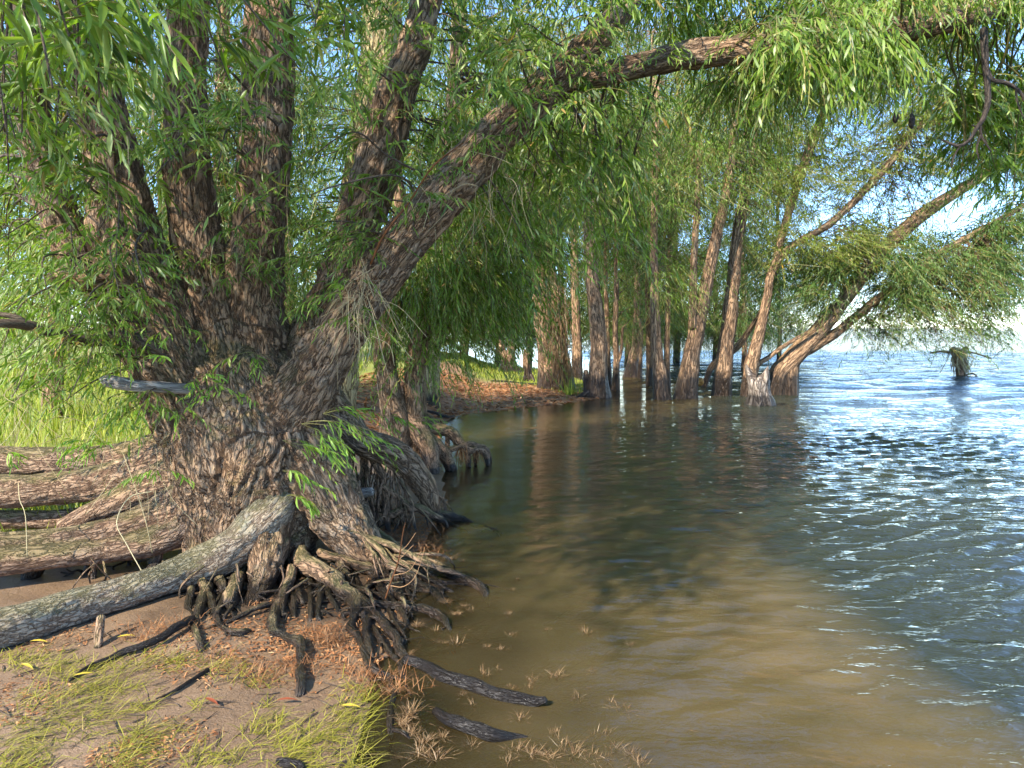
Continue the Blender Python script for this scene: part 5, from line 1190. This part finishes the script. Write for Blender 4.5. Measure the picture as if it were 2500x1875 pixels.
for i, (u, v, s) in enumerate(spots):
    g = G(u, v, 0.0)
    o = bpy.data.objects.new('straw_tuft', tm[i % 9]); C.objects.link(o)
    hb = hgt(g[0], g[1])[0]
    o.location = (g[0], g[1], max(min(hb + 0.03, 0.018), 0.0)); o.rotation_euler = (0, 0, R.uniform(0, 6.28)); o.scale = (s * R.uniform(0.7, 1.25), s * R.uniform(0.6, 1.1), s * R.uniform(0.4, 0.8))
    where = ('between the root tips and the bay' if v < 1480 else 'near the tips of the lowest roots' if v < 1600 and u < 1140 else 'in the open shallows off the root tips' if v < 1600
             else 'beyond the tip of the long curved log' if u > 1345 and v < 1780 else 'beside the long curved log' if v < 1735 else 'on the sand side of the short black log' if u < 1165 else 'past the short black log along the bottom edge')
    size = 'small' if s < 0.85 else 'middling' if s < 1.1 else 'bushy'
    tag(o, size + ' dry straw tuft ' + where, 'tuft', size + ' straw tufts ' + where)
# submerged weed
B = np.array([G(R.uniform(1000, 1700), R.uniform(1440, 1990), 0)[:2] for _ in range(12000)])
cl = fbm(np.stack([B[:, 0], B[:, 1], 0 * B[:, 0]], -1) * 4.5, 2, 19); B = B[(cl > 0.05) & (sdist(B[:, 0], B[:, 1]) < 0)]
n = len(B); b3 = onground(B); b3[:, 2] = np.clip(b3[:, 2], -0.02, -0.006)
mb = MB(); mb.add(*blades(b3, R.uniform(-1, 1, n), R.uniform(0.05, 0.15, n), R.uniform(0.003, 0.007, n), np.radians(R.uniform(0, 12, n)), np.radians(R.uniform(0, 20, n)), R.random(n) * 0.6))
tag(obj('submerged_weed', mb.mesh('submerged_weed', M['straw'])), 'drowned straw and weed under the shallow brown water', 'weed', kind='stuff')
# single fallen leaves
for i, (u, v, mt, az, lab) in enumerate([(72, 1576, 'yellow', 0.1, 'yellow willow leaf lying under the grey low limb'), (50, 1632, 'yellow', -0.4, 'yellow willow leaf lying on the sand at the picture edge'), (178, 1662, 'yellow', 0.5, 'small yellow leaf beside the foot of the wooden stake'), (675, 1722, 'red', 0.2, 'orange-red leaf lying near the foot of the curved root'), (498, 1716, 'red', -0.5, 'dark red leaf lying on bare sand by the thin stick'), (285, 1566, 'yellow', 0.4, 'long yellow-green leaf in the grass above the fallen branch'), (830, 1735, 'yellow', 0.0, 'pale yellow leaf caught in the grass near the water')]):
    g = G(u, v, 0.1)
    for _ in range(3): g = G(u, v, hgt(g[0], g[1])[0])
    V, Pl, A = leaves_geo(np.array([[0.0, 0, 0]]), np.array([[math.cos(az), math.sin(az), 0.08]]), np.array([[0, 0, 1.0]]), np.array([0.09]), np.array([0.02]), np.array([0.5]), 0)
    o = tag(obj('fallen_leaf', mesh_from('fallen_leaf', V, Pl, A, M[mt])), lab, 'leaf', 'single fallen leaves')
    o.location = (g[0], g[1], hgt(g[0], g[1])[0] + 0.022)

print('tris', sum(len(o.data.loops) - 2 * len(o.data.polygons) for o in bpy.data.objects if o.type == 'MESH'))
